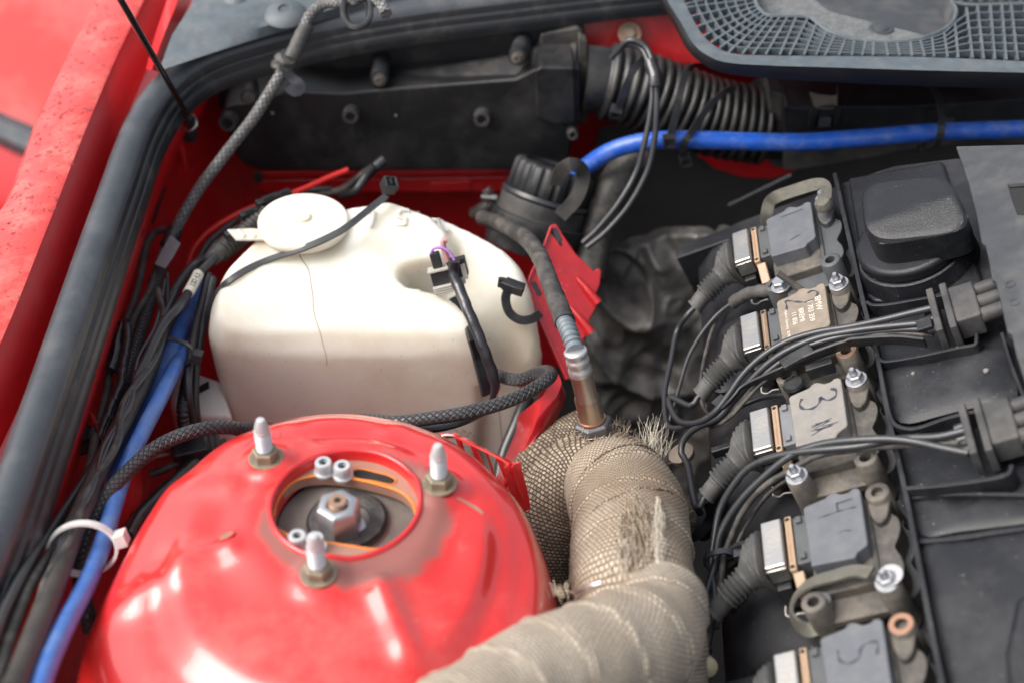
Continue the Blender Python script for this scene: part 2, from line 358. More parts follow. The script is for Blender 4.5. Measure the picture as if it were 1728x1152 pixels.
        if sub:
            md = o.modifiers.new('sub', 'SUBSURF'); md.levels = sub; md.render_levels = sub
        if label: o['label'] = label
        if kind: o['kind'] = kind
        return o

def tag(o, label=None, cat=None, group=None, kind=None):
    if label: o['label'] = label
    if cat: o['category'] = cat
    if group: o['group'] = group
    if kind: o['kind'] = kind
    return o
def thing(name, label, cat, org=(0, 0, 0), group=None, rot=None):
    o = bpy.data.objects.new(name, None); COL.objects.link(o); o.empty_display_size = .02
    org = V(org); o.location = org*S
    if rot is not None: o.rotation_euler = rot.to_euler(); ORG[o.name] = V((0, 0, 0))     # children built in the local frame
    else: ORG[o.name] = org
    return tag(o, label, cat, group)
def copy_tree(o, parent=None):
    c = o.copy(); COL.objects.link(c)
    if parent: c.parent = parent
    for ch in list(o.children): copy_tree(ch, c)
    return c
def cable(name, pts, r, mat, label, cat='cable', group=None, n=10, step=.4, **k):
    return tag(MB().tube(pts, r, n=n, step=step, **k).build(name, mat, org=pts[0]), label, cat, group)
def textmesh(name, body, size, mat, m4, parent, extrude=.004):
    cu = bpy.data.curves.new(name, 'FONT'); cu.body = body; cu.size = size*S; cu.extrude = extrude*S; cu.align_x = 'CENTER'; cu.align_y = 'CENTER'
    o = bpy.data.objects.new(name, cu); COL.objects.link(o); bpy.context.view_layer.update()
    me = bpy.data.meshes.new_from_object(o); bpy.data.objects.remove(o)
    me.transform(m4); me.materials.clear(); me.materials.append(M[mat])
    q = bpy.data.objects.new(name, me); COL.objects.link(q); q.parent = parent
    return q
def basis(x, y, o=(0, 0, 0)):
    x = V(x).normalized(); y = V(y); z = x.cross(y).normalized(); y = z.cross(x)
    m = Matrix((x, y, z)).transposed().to_4x4(); m.translation = V(o)*S; return m
def smst(a, b, x): t = max(0., min(1., (x-a)/(b-a))); return t*t*(3-2*t)
def zip_tie(name, c, ax, rx, ry, label, wd=.32, th=.12, head=None, mat='cable', group=None, tail=0, ref=None, hs=.55):
    """closed band round an axis, head block outside the band at angle head (degrees from ref)"""
    ax = V(ax).normalized(); a = V(ref or ax.orthogonal()); a = (a-ax*a.dot(ax)).normalized(); b = ax.cross(a); c = V(c)
    t = thing(name, label, 'cable tie', c, group)
    n = 40; pts = [c+a*rx*math.cos(2*math.pi*i/n)+b*ry*math.sin(2*math.pi*i/n) for i in range(n)]
    nn = [(a*math.cos(2*math.pi*i/n)/rx+b*math.sin(2*math.pi*i/n)/ry).normalized() for i in range(n)]
    mb = MB(); w2, t2 = wd/2, th/2; rings = [[p+ax*x+q*y for x, y in ((-w2, -t2), (w2, -t2), (w2, t2), (-w2, t2))] for p, q in zip(pts, nn)]
    vs = [p for r in rings for p in r]; fs = [(i*4+j, i*4+(j+1) % 4, ((i+1) % n)*4+(j+1) % 4, ((i+1) % n)*4+j) for i in range(n) for j in range(4)]
    mb.add(vs, fs); mb.build('band', mat, t, ang=60)
    if head is not None:
        h = math.radians(head); q = (a*math.cos(h)/rx+b*math.sin(h)/ry).normalized(); p = c+a*rx*math.cos(h)+b*ry*math.sin(h)+q*hs*.45
        tg = q.cross(ax); m3 = Matrix((ax, tg, q)).transposed()
        hb = MB()
        for sx in (-1, 1): hb.box(p+ax*sx*hs*.5, (hs*.28, hs*1.1, hs*.95), m3)
        for sy in (-1, 1): hb.box(p+tg*sy*hs*.45, (hs*.75, hs*.2, hs*.93), m3)
        hb.box(p+q*-.1*hs, (hs*.72, hs*.45, hs*.5), m3)
        hb.build('head', mat, t, bevel=.03)
        if tail:
            MB().strap([p-tg*.2, p+tg*tail*.5+q*.1, p+tg*tail+q*.1], wd, th, ax).build('tail', mat, t)
    return t

# ================================================================== SETTING
g = MB(); g.add([(-600, -600, -75), (600, -600, -75), (600, 600, -75), (-600, 600, -75)], [(0, 1, 2, 3)])
tag(g.build('ground', 'ground'), kind='structure')

ut = MB().add([(-40, -60, -30), (90, -60, -30), (90, 36, -30), (-40, 36, -30)], [(0, 1, 2, 3)]).build('added_shade_sheet', 'dark', org=(20, 0, -30))  # dark sheet added so gaps down to the ground read as deep shade
tag(ut, 'added dark sheet standing for the shade at the bottom of the engine bay', 'added dark sheet')
# ================================================================== CAR BODY
body = thing('car_body', 'bright red car body panels around the open engine bay', 'car body', (-20, 10, 0))
# --- strut tower: a radial sheet round the top mount opening
TZ = 6.0
TC = P(583, 848, TZ); TC.z = 0
hr = (P(710, 848, TZ)-P(455, 848, TZ)).length/2
outl = [(914, 960), (884, 868), (812, 791), (728, 737), (660, 713), (583, 706), (500, 711), (424, 731), (350, 773), (282, 840), (216, 930), (165, 1040), (128, 1152)]
pol = []
for (x, y) in outl:
    p = P(x, y, TZ-2.6)-TC; pol.append((math.atan2(p.y, p.x), math.hypot(p.x, p.y)))
pol = [(a if a > -1 else a+2*math.pi, r) for a, r in pol]
pol += [(math.radians(a), r) for a, r in ((232, 16.5), (250, 18.5), (270, 19.5), (290, 18), (308, 14.5), (325, 12.2), (340, 11.2))]
pol.sort()
pa = np.array([a for a, r in pol]); prr = np.array([r for a, r in pol])
pa3 = np.concatenate([pa-2*math.pi, pa, pa+2*math.pi]); pr3 = np.concatenate([prr]*3)
def ro(phi):
    return float(np.mean([np.interp(phi % (2*math.pi)+d, pa3, pr3) for d in (-.3, -.24, -.18, -.12, -.06, 0, .06, .12, .18, .24, .3)]))
add_dirt_ring(M['red_tower'], TC.x+20.6, TC.y-10.8, hr, hr+3.3, (.19, .12, .10))
studs = [P(450, 778, TZ-.1), P(742, 822, TZ-.1), P(540, 985, TZ-.5)]
fin_a = P(640, 985, TZ-.6)-TC
def tower_z(r, phi):
    Ro = ro(phi); s_ = (r-hr)/(Ro-hr)
    z = TZ
    if s_ < 1: z -= .22*s_+2.38*max(0, s_)**5.5
    else: z -= 2.6+ (s_-1)*12 + (s_-1)**2*70
    if s_ > 2: pass
    x, y = TC.x+r*math.cos(phi), TC.y+r*math.sin(phi)
    for q in studs:
        d = math.hypot(x-q.x, y-q.y); z += .28*(1-smst(.9, 1.9, d))
    wdw = smst(.10, .35, s_)*(1-smst(.78, 1.0, s_))
    z -= .42*wdw*(1-.5*math.cos(3*(phi-math.radians(28))))            # hollows between the stud pads
    # pressed swages: bead ribs running outwards, one beside the front stud, others round the dome
    for ang, wid, r0, r1, amp in ((-68, .75, 5.6, 9.6, .55), (-155, .9, 6.0, 11.5, .45), (-18, 1.3, 5.8, 8.0, .22), (72, .9, 5.5, 7.5, .2), (122, 1.0, 5.4, 7.5, .25), (165, 1.2, 6.0, 10.5, .30)):
        a = math.radians(ang); dx, dy = math.cos(a), math.sin(a); lx, ly = x-TC.x, y-TC.y
        al = lx*dx+ly*dy; ac = abs(-lx*dy+ly*dx)
        if al > 0: z += amp*math.exp(-(ac/wid)**2)*smst(r0-.6, r0+.5, al)*(1-smst(r1, r1+2.0, al))
    # step that runs round the front of the dome
    fr = smst(-.2, .5, -math.sin(phi))
    z -= .75*fr*smst(.50, .66, s_)
    z += .10*math.sin(x*.9+1.3)*math.cos(y*.7)*smst(.2, .6, s_)
    return z
nphi = 220; ss = [0, .012, .03]+[.06+.03*i for i in range(32)]+[1.05+.045*i for i in range(19)]
vs = []; 
for s_ in ss:
    for j in range(nphi):
        phi = 2*math.pi*j/nphi; r = hr+s_*(ro(phi)-hr)*(1 if s_ < 1.35 else 1)
        vs.append(V((TC.x+r*math.cos(phi), TC.y+r*math.sin(phi), tower_z(r, phi)-(0 if s_ > .02 else 0))))
mb = MB().add(vs, loft_faces(len(ss), nphi))
# skirt down into the bay
low = [V((p.x, p.y, -34)) for p in vs[-nphi:]]
mb.add(list(vs[-nphi:])+low, loft_faces(2, nphi))
tower = mb.build('strut_tower', 'red_tower', body, weld=True, ang=180)
# turned rim of the opening
rim = MB()
for zz, r0 in ((0, hr),):
    prof = [(.0, -1.6), (.0, .02), (.05, .16), (.16, .20), (.27, .12), (.33, -.05), (.24, -.08), (.14, 0), (.12, -1.6)]
    rings = [[V((TC.x+(r0-.18+a)*math.cos(2*math.pi*j/120), TC.y+(r0-.18+a)*math.sin(2*math.pi*j/120), tower_z(hr, 2*math.pi*j/120)+b)) for j in range(120)] for a, b in prof]
    rim.loft(rings, cap=False)
rim.build('opening_rim', 'red', tower, ang=60)
# small hole with a plug on the left slope of the tower
def on_tower(px, py):
    z = TZ-1.
    for _ in range(12):
        p = P(px, py, z); d = p-TC; z = .5*z+.5*tower_z(math.hypot(d.x, d.y), math.atan2(d.y, d.x))
    return P(px, py, z)
def tnorm(p):
    e = .15; f = lambda x, y: tower_z(math.hypot(x-TC.x, y-TC.y), math.atan2(y-TC.y, x-TC.x))
    return V((-(f(p.x+e, p.y)-f(p.x-e, p.y))/(2*e), -(f(p.x, p.y+e)-f(p.x, p.y-e))/(2*e), 1)).normalized()
hp = on_tower(382, 903); hn = tnorm(hp)
MB().lathe([(.0, .0), (.40, .0), (.42, .02), (.0, .025)], hp, hn, 20).build('hole_plug', 'rust', tower)
MB().ring(hp, hn, .40, .52, .05).build('hole_rim', 'red_tower', tower)
# grey rubbed-off dirt round the rim, pale scratch
def patch(name, pts, mat, parent, dz=.02, thick=None):
    """thin film laid on the tower between two edges given in pixels"""
    mb = MB(); a = [on_tower(*p) for p in pts[0]]; b = [on_tower(*p) for p in pts[1]]
    up = V((0, 0, dz)); mb.add([q for pr in zip(a, b) for q in (pr[0]+up, pr[1]+up)], [(2*i, 2*i+1, 2*i+3, 2*i+2) for i in range(len(a)-1)])
    return mb.build(name, mat, parent)
patch('scratch', ([(772, 838), (790, 846), (806, 855), (816, 864)], [(770, 841), (787, 850), (803, 860), (814, 868)]), 'plate', tower)

# --- studs with flange nuts (parts of the top mount, fixed)
mount = thing('strut_top_mount', 'dirty strut top mount with big centre nut inside the round red tower opening', 'strut mount', (TC.x, TC.y, TZ))
c0 = V((TC.x, TC.y, 0))
MB().lathe([(0, TZ-4.2), (hr-.2, TZ-4.2), (hr-.2, TZ-1.75), (2.3, TZ-1.6), (2.2, TZ-1.45), (0, TZ-1.45)], c0, n=60).build('mount_plate', 'bearing', mount)
MB().ring((TC.x, TC.y, TZ-1.47), (0, 0, 1), 1.2, 2.05, .35, 48).build('rubber_ring', 'cable_dusty', mount, bevel=.1)
MB().ring((TC.x, TC.y, TZ-1.45), (0, 0, 1), 2.05, 2.2, .12, 48).build('dark_groove', 'dark', mount)
nb = P(575, 897, TZ-1.45)
MB().lathe([(1.25, 0), (1.35, .05), (1.35, .22), (1.05, .3)], nb, n=40).build('washer', 'zinc', mount)
cn = MB().lathe([(1.2, .28), (1.22, .35), (1.22, 1.95), (1.10, 2.15), (.98, 2.2), (.62, 2.2), (.60, 2.05), (0, 2.05)], nb, n=6, ref=(.9, .4, 0)).build('centre_nut', 'zinc', mount, bevel=.06)
MB().thread(nb+V((0, 0, 2.0)), (0, 0, 1), .48, .45, tip=False).build('rod_end', 'rust', cn)
MB().lathe([(.20, 0), (.20, .02), (0, .02)], nb+V((0, 0, 2.46)), n=6).build('hex_socket', 'dark', cn)
for i, q in enumerate(studs):
    q = V((q.x, q.y, on_tower(*((450, 778), (742, 822), (540, 985))[i]).z)); n_ = V((0, 0, 1))
    s_ = thing('tower_stud', ['pale threaded stud behind the tower opening on the left, in a brown flange nut', 'pale threaded stud right of the tower opening with brown dust around its nut', 'pale threaded stud in front of the tower opening, nearest of the three'][i], 'stud', q, 'threaded studs around the tower opening')
    MB().ring(q+V((0, 0, .0)), n_, .4, .96, .14).build('flange', 'rustzinc', s_, bevel=.04)
    MB().hexa(q+V((0, 0, .12)), n_, .74, .60, ref=(math.cos(i), math.sin(i), 0)).build('nut', 'rustzinc', s_, bevel=.03)
    MB().thread(q, n_, .46, 2.15, .2, tip=False).lathe([(.44, 2.1), (.40, 2.3), (.29, 2.75), (.22, 2.9), (0, 2.93)], q, n_, 18).build('threaded_rod', 'stud', s_)
# camber plate with orange edge and slot
cp = thing('camber_plate', 'dusty orange edged camber plate inside the tower opening', 'camber plate', (TC.x, TC.y, TZ-1.4))
zc = TZ-.62
edge = [(462, 872), (466, 850), (480, 826), (505, 808), (545, 802), (600, 808), (650, 820), (680, 832), (697, 850), (704, 876)]
ep = crom(W([(x, y, zc) for x, y in edge]), .2)
def plate_between(ep, name, flip=False, slot=None):
    top = []
    for p in ep:
        d = V((p.x-TC.x, p.y-TC.y, 0)); a = math.atan2(d.y, d.x); top.append(a)
    a0, a1 = top[0], top[-1]
    n = len(ep); arc = []
    for i in range(n):
        t = i/(n-1)
        if not flip: aa = a0+(a1-a0)*t if a0 > a1 else a0+(a1-2*math.pi-a0)*t
        else: aa = a0+((a1-a0) if a1 > a0 else (a1+2*math.pi-a0))*t
        arc.append(V((TC.x+(hr-.15)*math.cos(aa), TC.y+(hr-.15)*math.sin(aa), zc)))
    dn = V((0, 0, -.7)); mb = MB()
    vs = ep+arc+[p+dn for p in ep]+[p+dn for p in arc]; fs = []
    for i in range(n-1): fs += [(i, i+1, n+i+1, n+i), (2*n+i, 3*n+i, 3*n+i+1, 2*n+i+1), (i, 2*n+i, 2*n+i+1, i+1)]
    mb.add(vs, fs); return mb.build(name, 'plate', cp, ang=60)
pl = plate_between(ep, 'rear_plate')
MB().tube([p+V((0, 0, .0)) for p in ep], .07, n=8, smoothed=True).build('orange_edge', 'orange', pl)
ep2 = crom(W([(x, y, zc) for x, y in [(470, 892), (500, 908), (550, 914), (590, 920), (640, 926), (668, 916)]]), .2)
pl2 = plate_between(ep2, 'front_plate', True)
MB().tube([p for p in ep2], .06, n=8, smoothed=True).build('orange_edge', 'orange', pl2)
sl = crom(W([(x, y, zc+.02) for x, y in [(606, 790), (640, 797), (660, 803), (668, 810), (660, 817), (630, 811), (600, 806), (594, 796)]]), .15, True)
so_ = MB().add([sum(sl, V())/len(sl)]+sl, [(0, i+1, (i+1) % len(sl)+1) for i in range(len(sl))]).build('slot', 'dark', pl)
MB().tube(sl, .05, n=6, smoothed=True, closed=True).build('slot_rim', 'orange', pl)
for i, (x, y) in enumerate([(545, 778), (577, 784), (501, 902), (531, 906)]):
    q = P(x, y, zc+.84); q.z = zc
    s_ = thing('cap_screw', ['socket cap screw on the camber plate, back left of its pair', 'socket cap screw on the camber plate, beside the slot', 'socket cap screw at the front rim of the opening, left of its pair', 'socket cap screw right behind the front stud'][i], 'screw', q, 'socket screws of the camber plate')
    MB().ring(q, (0, 0, 1), .3, .56, .14).build('washer', 'stud', s_)
    MB().lathe([(.44, .14), (.46, .2), (.46, .78), (.42, .84), (.24, .84), (.24, .6), (0, .6)], q, n=28).build('screw_head', 'stud', s_)
    MB().lathe([(.225, .61), (.225, .62), (0, .62)], q, n=6).build('hex_socket', 'dark', s_)

# --- left side: fender top, flange, seal
def strip(edges, name, mat, parent, sub=6, thick=0, **k):
    """surface lofted between polylines of equal length"""
    cs = [crom(e, 1.2) if False else e for e in edges]
    dense = []
    for e in cs:
        n = len(e); q = []
        for t in range(n*sub):
            x = t/(n*sub-1)*(n-1); i = min(n-2, int(x)); f = x-i
            p0 = e[i-1] if i else e[i]*2-e[i+1]; p3 = e[i+2] if i+2 < n else e[i+1]*2-e[i]
            p1, p2 = e[i], e[i+1]
            q.append(.5*((2*p1)+(p2-p0)*f+(2*p0-5*p1+4*p2-p3)*f*f+(3*p1-p0-3*p2+p3)*f**3))
        dense.append(q)
    mb = MB(); n = len(dense[0]); mb.add([p for d in dense for p in d], loft_faces(len(dense), n, 0, False))
    o = mb.build(name, mat, parent, **k)
    if thick:
        md = o.modifiers.new('solid', 'SOLIDIFY'); md.thickness = thick*S; md.offset = -1
    return o
crease = W([(-110, 800, 7), (0, 580, 7), (80, 384, 7.2), (140, 230, 7.5), (195, 100, 8), (243, 0, 8.5), (300, -120, 9)])
outer = W([(-330, 640, 6.2), (-110, 430, 6.4), (5, 350, 6.6), (60, 215, 7), (112, 100, 7.6), (165, 0, 8.2), (225, -120, 8.8)])
foot = [p + V((1.0, 0, -3.2)) for p in crease]
foot2 = [p + V((2.3, 0, -3.4)) for p in crease]
foot3 = [p + V((3.3, .3, -1.6)) for p in crease]
under = [p + V((-.9, 0, -4.5)) for p in outer]; under2 = [p + V((-1.5, 0, -14)) for p in outer]
strip([under2, under, [p+V((-.45, 0, -.5)) for p in outer], outer], 'fender', 'red_wet', body, sub=10, weld=True, ang=180)
mid = [a.lerp(b, .5)+V((0, 0, .25)) for a, b in zip(outer, crease)]
ft = strip([outer, mid, [a.lerp(b, .94)+V((0, 0, .12)) for a, b in zip(outer, crease)], crease], 'fender_top', 'red_wet', body, sub=10, ang=60)
strip([crease, [p+V((.12, 0, -.25)) for p in crease], foot, foot2, foot3], 'fender_gutter', 'red', body, sub=10, ang=60)
# raised lip of the gutter seen at the top edge
strip([W([(300, -60, 8.8), (282, 0, 8.6), (262, 60, 8.2), (246, 118, 7.6)]), W([(312, -60, 9.6), (300, 0, 9.4), (276, 60, 9), (256, 118, 8.3)]), W([(330, -60, 8.9), (322, 0, 8.6), (294, 60, 8.2), (268, 122, 7.6)])], 'gutter_lip', 'red', body, sub=8)
# water drops on the wet fender
from mathutils.bvhtree import BVHTree
def bvh_of(o):
    og = ORG[o.name]; return BVHTree.FromPolygons([v.co/S+og for v in o.data.vertices], [tuple(p.vertices) for p in o.data.polygons])
bf = bvh_of(ft); rd = random.Random(3); mb = MB()
for _ in range(800):
    t = rd.random()*5.9; i = int(t); f = t-i; s_ = rd.random()
    a = outer[i].lerp(outer[i+1], f); b = crease[i].lerp(crease[i+1], f); p = a.lerp(b, s_)
    h = bf.ray_cast(p+V((0, 0, 5)), V((0, 0, -1)))
    if h[0] is None: continue
    p = h[0]; r = rd.choice((.05, .06, .07, .09, .12, .15)); e = rd.uniform(.8, 1.7); a_ = rd.uniform(1.0, 2.2)
    ref = V((math.cos(a_), math.sin(a_), 0)); o_ = len(mb.v)
    mb.lathe([(r, -.02), (r*.92, r*.16), (r*.6, r*.30), (0, r*.36)], p, h[1] if h[1].z > 0 else -h[1], 8)
    for q in range(o_, len(mb.v)):
        d = mb.v[q]-p; mb.v[q] = p+d+ref*d.dot(ref)*(e-1)
mb.build('water_drops', 'water', ft, ang=180, kind='stuff')
# panel seen past the fender
nb_ = thing('neighbour_car', 'out of focus red car side with a grey rubbing strip at the far left', 'car', (-75, 60, -20))
def curve_panel(y0, y1, prof, name, mat, **k):
    mb = MB(); ys = [y0+(y1-y0)*i/12 for i in range(13)]
    mb.add([V((x, y, z)) for (x, z) in prof for y in ys], loft_faces(len(prof), 13, 0, False)); return mb.build(name, mat, nb_, **k)
def lv(pts): return [PX(*p) for p in pts]
side = [W([(-420, a, z) for a in (0,)])[0] for z in (0,)]
# side given by rows (top to bottom) of points left to right
rowsn = [[PD(x, y0+s*(x+100)*.35, D) for x in (-420, -200, 0, 200, 380)] for (y0, D, s) in ((-420, 190, .6), (-200, 176, .8), (-60, 166, .9), (60, 158, 1), (118, 156, 1))]
rowsn2 = [[PD(x, y0+(x+100)*.50, D) for x in (-420, -200, 0, 200, 380)] for (y0, D) in ((205, 155), (300, 157), (460, 162), (700, 170), (1000, 180))]
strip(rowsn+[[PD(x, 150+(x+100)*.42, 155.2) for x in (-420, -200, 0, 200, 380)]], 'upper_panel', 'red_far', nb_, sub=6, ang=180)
strip([[PD(x, 148+(x+100)*.42, 154.6) for x in (-420, -200, 0, 200, 380)], [PD(x, 160+(x+100)*.43, 152.5) for x in (-420, -200, 0, 200, 380)], [PD(x, 185+(x+100)*.46, 152.5) for x in (-420, -200, 0, 200, 380)], [PD(x, 198+(x+100)*.48, 154.8) for x in (-420, -200, 0, 200, 380)]], 'rubbing_strip', 'grey', nb_, sub=6, ang=60)
strip([[PD(x, 196+(x+100)*.48, 155.2) for x in (-420, -200, 0, 200, 380)]]+rowsn2, 'lower_panel', 'red', nb_, sub=6, ang=180)

# --- weather seal round the bay: bulb plus ribbed lip
seal_c = W([(-150, 1290, 4.6), (-82, 1120, 4.8), (4, 900, 5), (86, 660, 5.2), (160, 440, 5.4), (202, 320, 5.6), (238, 222, 5.8), (283, 152, 6.2), (345, 108, 6.7), (440, 76, 7.3), (560, 48, 7.8), (700, 24, 8.3), (860, 4, 8.8), (1010, -14, 9.2), (1200, -34, 9.6)])
seal = thing('bay_seal', 'thick grey black rubber weather seal running along the fender and across the bulkhead', 'rubber seal', seal_c[4])
prof = [(-1.22, -1.0), (-1.42, -.3), (-1.35, .35), (-1.0, .88), (-.45, 1.14), (.15, 1.10), (.65, .80), (.92, .40), (1.0, .0), (.9, -.4), (.5, -.9), (-.4, -1.2)]
prof = [(x, y) for x, y in prof]
cs_ = crom(seal_c, .5)
MB().tube(cs_, 1, prof=[(V((a[0], a[1], 0)))[:2] for a in crom([V((x, y, 0)) for x, y in prof], .25, True)], up=(0, 0, 1), smoothed=True).build('bulb', 'seal', seal, ang=180)
pl_ = [(.70, .40), (.98, .38), (1.10, .12), (1.16, -.12), (1.34, -.16), (1.50, -.30), (1.56, -.55), (1.62, -.75), (1.80, -.80), (1.96, -1.0), (2.0, -1.4), (1.9, -1.9), (1.5, -1.9), (.4, -1.2)]
pl_ = [(x if x < .9 else .9+(x-.9)*.62, y) for x, y in pl_]
MB().tube(cs_, 1, prof=pl_, up=(0, 0, 1), smoothed=True).build('ribbed_lip', 'seal_lip', seal, ang=25)

# --- inner wing and bulkhead
wing_top = [p+V((1.2, 0, -2.2)) for p in (seal_c[0], seal_c[1], seal_c[2], seal_c[3], seal_c[4], seal_c[5], seal_c[6])]
BY = 33.
crn = [V((-24.4, 26.0, 3.6)), V((-21.5, BY, 4.2)), V((0, BY, 6)), V((20, BY+2, 7.5)), V((50, BY+3, 8))]
wt = wing_top+crn
def lower(p, z, dx=0, dy=0): return V((p.x+dx, p.y+dy, z))
w_ = [wt, [p+V((-.1, 0, -.8)) for p in wt], [lower(p, 0 if i > 6 else p.z-5.5, -1.6 if i < 8 else 0, 0) for i, p in enumerate(wt)],
      [lower(p, -4 if i > 6 else p.z-9.5, -3.0 if i < 8 else 0, 0) for i, p in enumerate(wt)],
      [lower(p, -12, -3.0 if i < 8 else 0, -.8 if i > 6 else 0) for i, p in enumerate(wt)], [lower(p, -34, 3 if i < 8 else 0, -1.5 if i > 6 else 0) for i, p in enumerate(wt)]]
iw = strip(w_, 'inner_wing', 'red_dirty', body, sub=7, ang=50)
# shelf of the bulkhead with pressed flutes behind the bottle
def vslab(px, Y, th, name, mat, parent, bevel=.15, **k):
    """upright panel: outline in pixels on the plane y=Y, th thick towards the back"""
    return MB().prism([PY(x, y, Y) for x, y in px], (0, th, 0)).build(name, mat, parent, bevel=bevel, tri=True, **k)
vslab([(430, 290), (860, 286), (860, 296), (430, 302)], 28.2, 4, 'shelf_edge', 'red', body, bevel=.12)
vslab([(432, 304), (860, 298), (860, 325), (440, 326)], 28.9, 4, 'shelf_face', 'red', body, bevel=.2)
vslab([(724, 310), (795, 305), (795, 322), (724, 326)], 28.7, .6, 'pressed_pad', 'red', body, bevel=.1)
MB().box(P(436, 300, -4.6), (.6, .6, .7)).build('rubber_stop', 'dark', body)
# red floor of the bay between the harness and the tower, and the chassis rail
MB().add([V((-34, -42, -19)), V((-8, -42, -19)), V((-8, 6, -17)), V((-34, 6, -17))], [(0, 1, 2, 3)]).build('wheel_arch', 'red_chip', body)
strip([W([(150, 690, -1), (178, 780, -1), (150, 900, -1)]), W([(235, 770, -8), (240, 830, -8), (215, 900, -8)])], 'wing_brace', 'red_dirty', body, sub=6)
# upper bulkhead: red corner behind the bellows with a rusty bolt
strip([[V((-1, BY-.6, 6)), V((25, BY+1, 8))], [V((2, BY-1.4, 3.2)), V((30, BY-.4, 3.0))], [V((2, BY-.2, 2.8)), V((30, BY+1, 2.6))]], 'bulkhead_ledge', 'red_dirty', body, sub=6)
bq = PY(1062, 57, BY-1)
bb = thing('bulkhead_bolt', 'rusty bolt with round washer on the red bulkhead behind the bellows', 'bolt', bq)
MB().ring(bq, (0, -.8, .6), .2, .95, .12).build('washer', 'rust', bb)
MB().hexa(bq, (0, -.8, .6), .5, .4).build('bolt_head', 'rustzinc', bb)
# slots and holes of the inner wing
bwg = bvh_of(iw)
def wing_mark(name, px, py, rx, ry, mat, dxx=0):
    h = bwg.ray_cast(CAM, ray(px, py).normalized())
    if h[0] is None: return
    p, n_ = h[0], h[1]; n_ = n_ if n_.dot(CAM-p) > 0 else -n_
    ty = V((0, 1, 0)); ty = (ty-n_*ty.dot(n_)).normalized(); tz = n_.cross(ty)
    q = [p+n_*.02+ty*rx*math.cos(a)+tz*ry*math.sin(a) for a in [2*math.pi*i/20 for i in range(20)]]
    return MB().prism(q, n_*.04).build(name, mat, body)
wing_mark('drain_slot', 268, 345, 2.4, 1.0, 'dark')
wing_mark('drain_slot', 240, 392, .30, .35, 'dark')
wing_mark('rubber_plug', 253, 428, .5, .7, 'red_chip')
# --- plastic cowl panel at the top left with stiffening bumps
cow = strip([W([(268, 120, 8.2), (420, 70, 8.6), (600, 20, 9), (760, -20, 9.4)]), W([(290, 60, 9), (420, 50, 9.4), (600, 5, 9.8), (760, -40, 10)]), W([(322, 10, 10), (430, 5, 10.2), (600, -30, 10.5), (760, -70, 10.8)]), W([(345, -60, 10), (450, -60, 10.5), (600, -90, 10.8), (760, -120, 11)])], 'scuttle_panel', 'grey', None, sub=8, org=P(450, 40, 9), ang=60)
tag(cow, 'blue grey plastic scuttle panel behind the seal at the top left', 'scuttle panel')
for x, y, r in ((482, 25, 1.5), (400, 4, 1.0)):
    q = P(x, y, 9.9); MB().lathe([(r*1.1, 0), (r, .25), (r*.6, .55), (r*.35, .6), (r*.3, .45), (0, .45)], q, (0, -.2, 1), 28).build('screw_boss', 'grey', cow)

# ================================================================== DUCT HOUSING ON THE BULKHEAD
HY = 27.
hou = thing('duct_housing', 'flat black plastic air duct housing screwed to the red bulkhead', 'duct housing', PY(670, 220, HY))
fr = [(372, 196), (376, 182), (395, 176), (428, 172), (470, 158), (482, 153), (584, 157), (640, 152), (700, 147), (870, 134), (906, 116), (914, 113), (972, 115), (979, 121), (981, 205), (968, 222), (962, 262), (944, 283), (920, 288), (440, 288), (414, 282), (398, 262), (386, 230)]
vslab(fr, HY, 4.2, 'front_shell', 'housing', hou, bevel=.28)
# second, thicker block at the right end
vslab([(903, 121), (914, 114), (969, 115), (972, 208), (935, 212), (906, 200)], HY-.7, 4.6, 'end_block', 'housing', hou, bevel=.2)
vslab([(912, 60), (975, 49), (984, 56), (986, 196), (978, 204), (905, 130)], HY+3.2, .8, 'end_block', 'plastic_dusty', hou, bevel=.2)
vslab([(345, 130), (372, 112), (500, 88), (640, 66), (860, 50), (925, 42), (985, 40), (996, 180), (900, 150), (640, 180), (420, 190), (372, 186)], HY+4.0, .8, 'back_plate', 'plastic', hou, bevel=.15)
# sloping dusty ledge between front shell and back plate
strip([[PY(x, y, HY+.35) for x, y in ((476, 153), (584, 156), (640, 151), (870, 133), (905, 116), (970, 114))], [PY(x, y, HY+2.6) for x, y in ((470, 137), (584, 134), (640, 127), (858, 96), (900, 84), (972, 82))], [PY(x, y, HY+4.1) for x, y in ((470, 130), (584, 129), (640, 123), (856, 92), (900, 76), (972, 60))]], 'dusty_ledge', 'plastic_dusty', hou, sub=6, ang=60)
for k, (x0, y0, x1, y1, r) in enumerate([(425, 147, 420, 165, .78), (645, 105, 640, 134, .78), (882, 74, 873, 97, .78)]):
    a = PY(x0, y0, HY+3.5); b = PY(x1, y1, HY+.3)
    t = MB().lathe([(r*1.05, 0), (r, .2), (r*.92, (b-a).length), (r*.6, (b-a).length)], a, b-a, 24).build('screw_tower', 'plastic', hou, bevel=.05)
    MB().ring(b, b-a, .1, .52, .16).lathe([(.36, .1), (.36, .32), (.30, .38), (.14, .38), (.13, .28), (0, .28)], b, b-a, 16).build('screw', 'core', t)
for x, y, r in ((388, 203, .75), (594, 192, .66), (814, 197, .66), (966, 223, .45)):
    a = PY(x, y-3, HY); ax = V((-.02, -1, .18))
    t = MB().lathe([(r*1.05, -.3), (r, 1.0), (r*.9, 1.15), (r*.58, 1.15), (r*.52, .75), (0, .75)], a, ax, 24).build('hollow_peg', 'plastic_dusty', hou)
    MB().lathe([(r*.5, .76), (r*.5, .79), (0, .79)], a, ax, 16).build('peg_hole', 'dark', t)
MB().lathe([(.12, 0), (.12, .1), (0, .12)], PY(668, 195, HY), (0, -1, .2), 10).build('speck', 'coil_grey', hou)
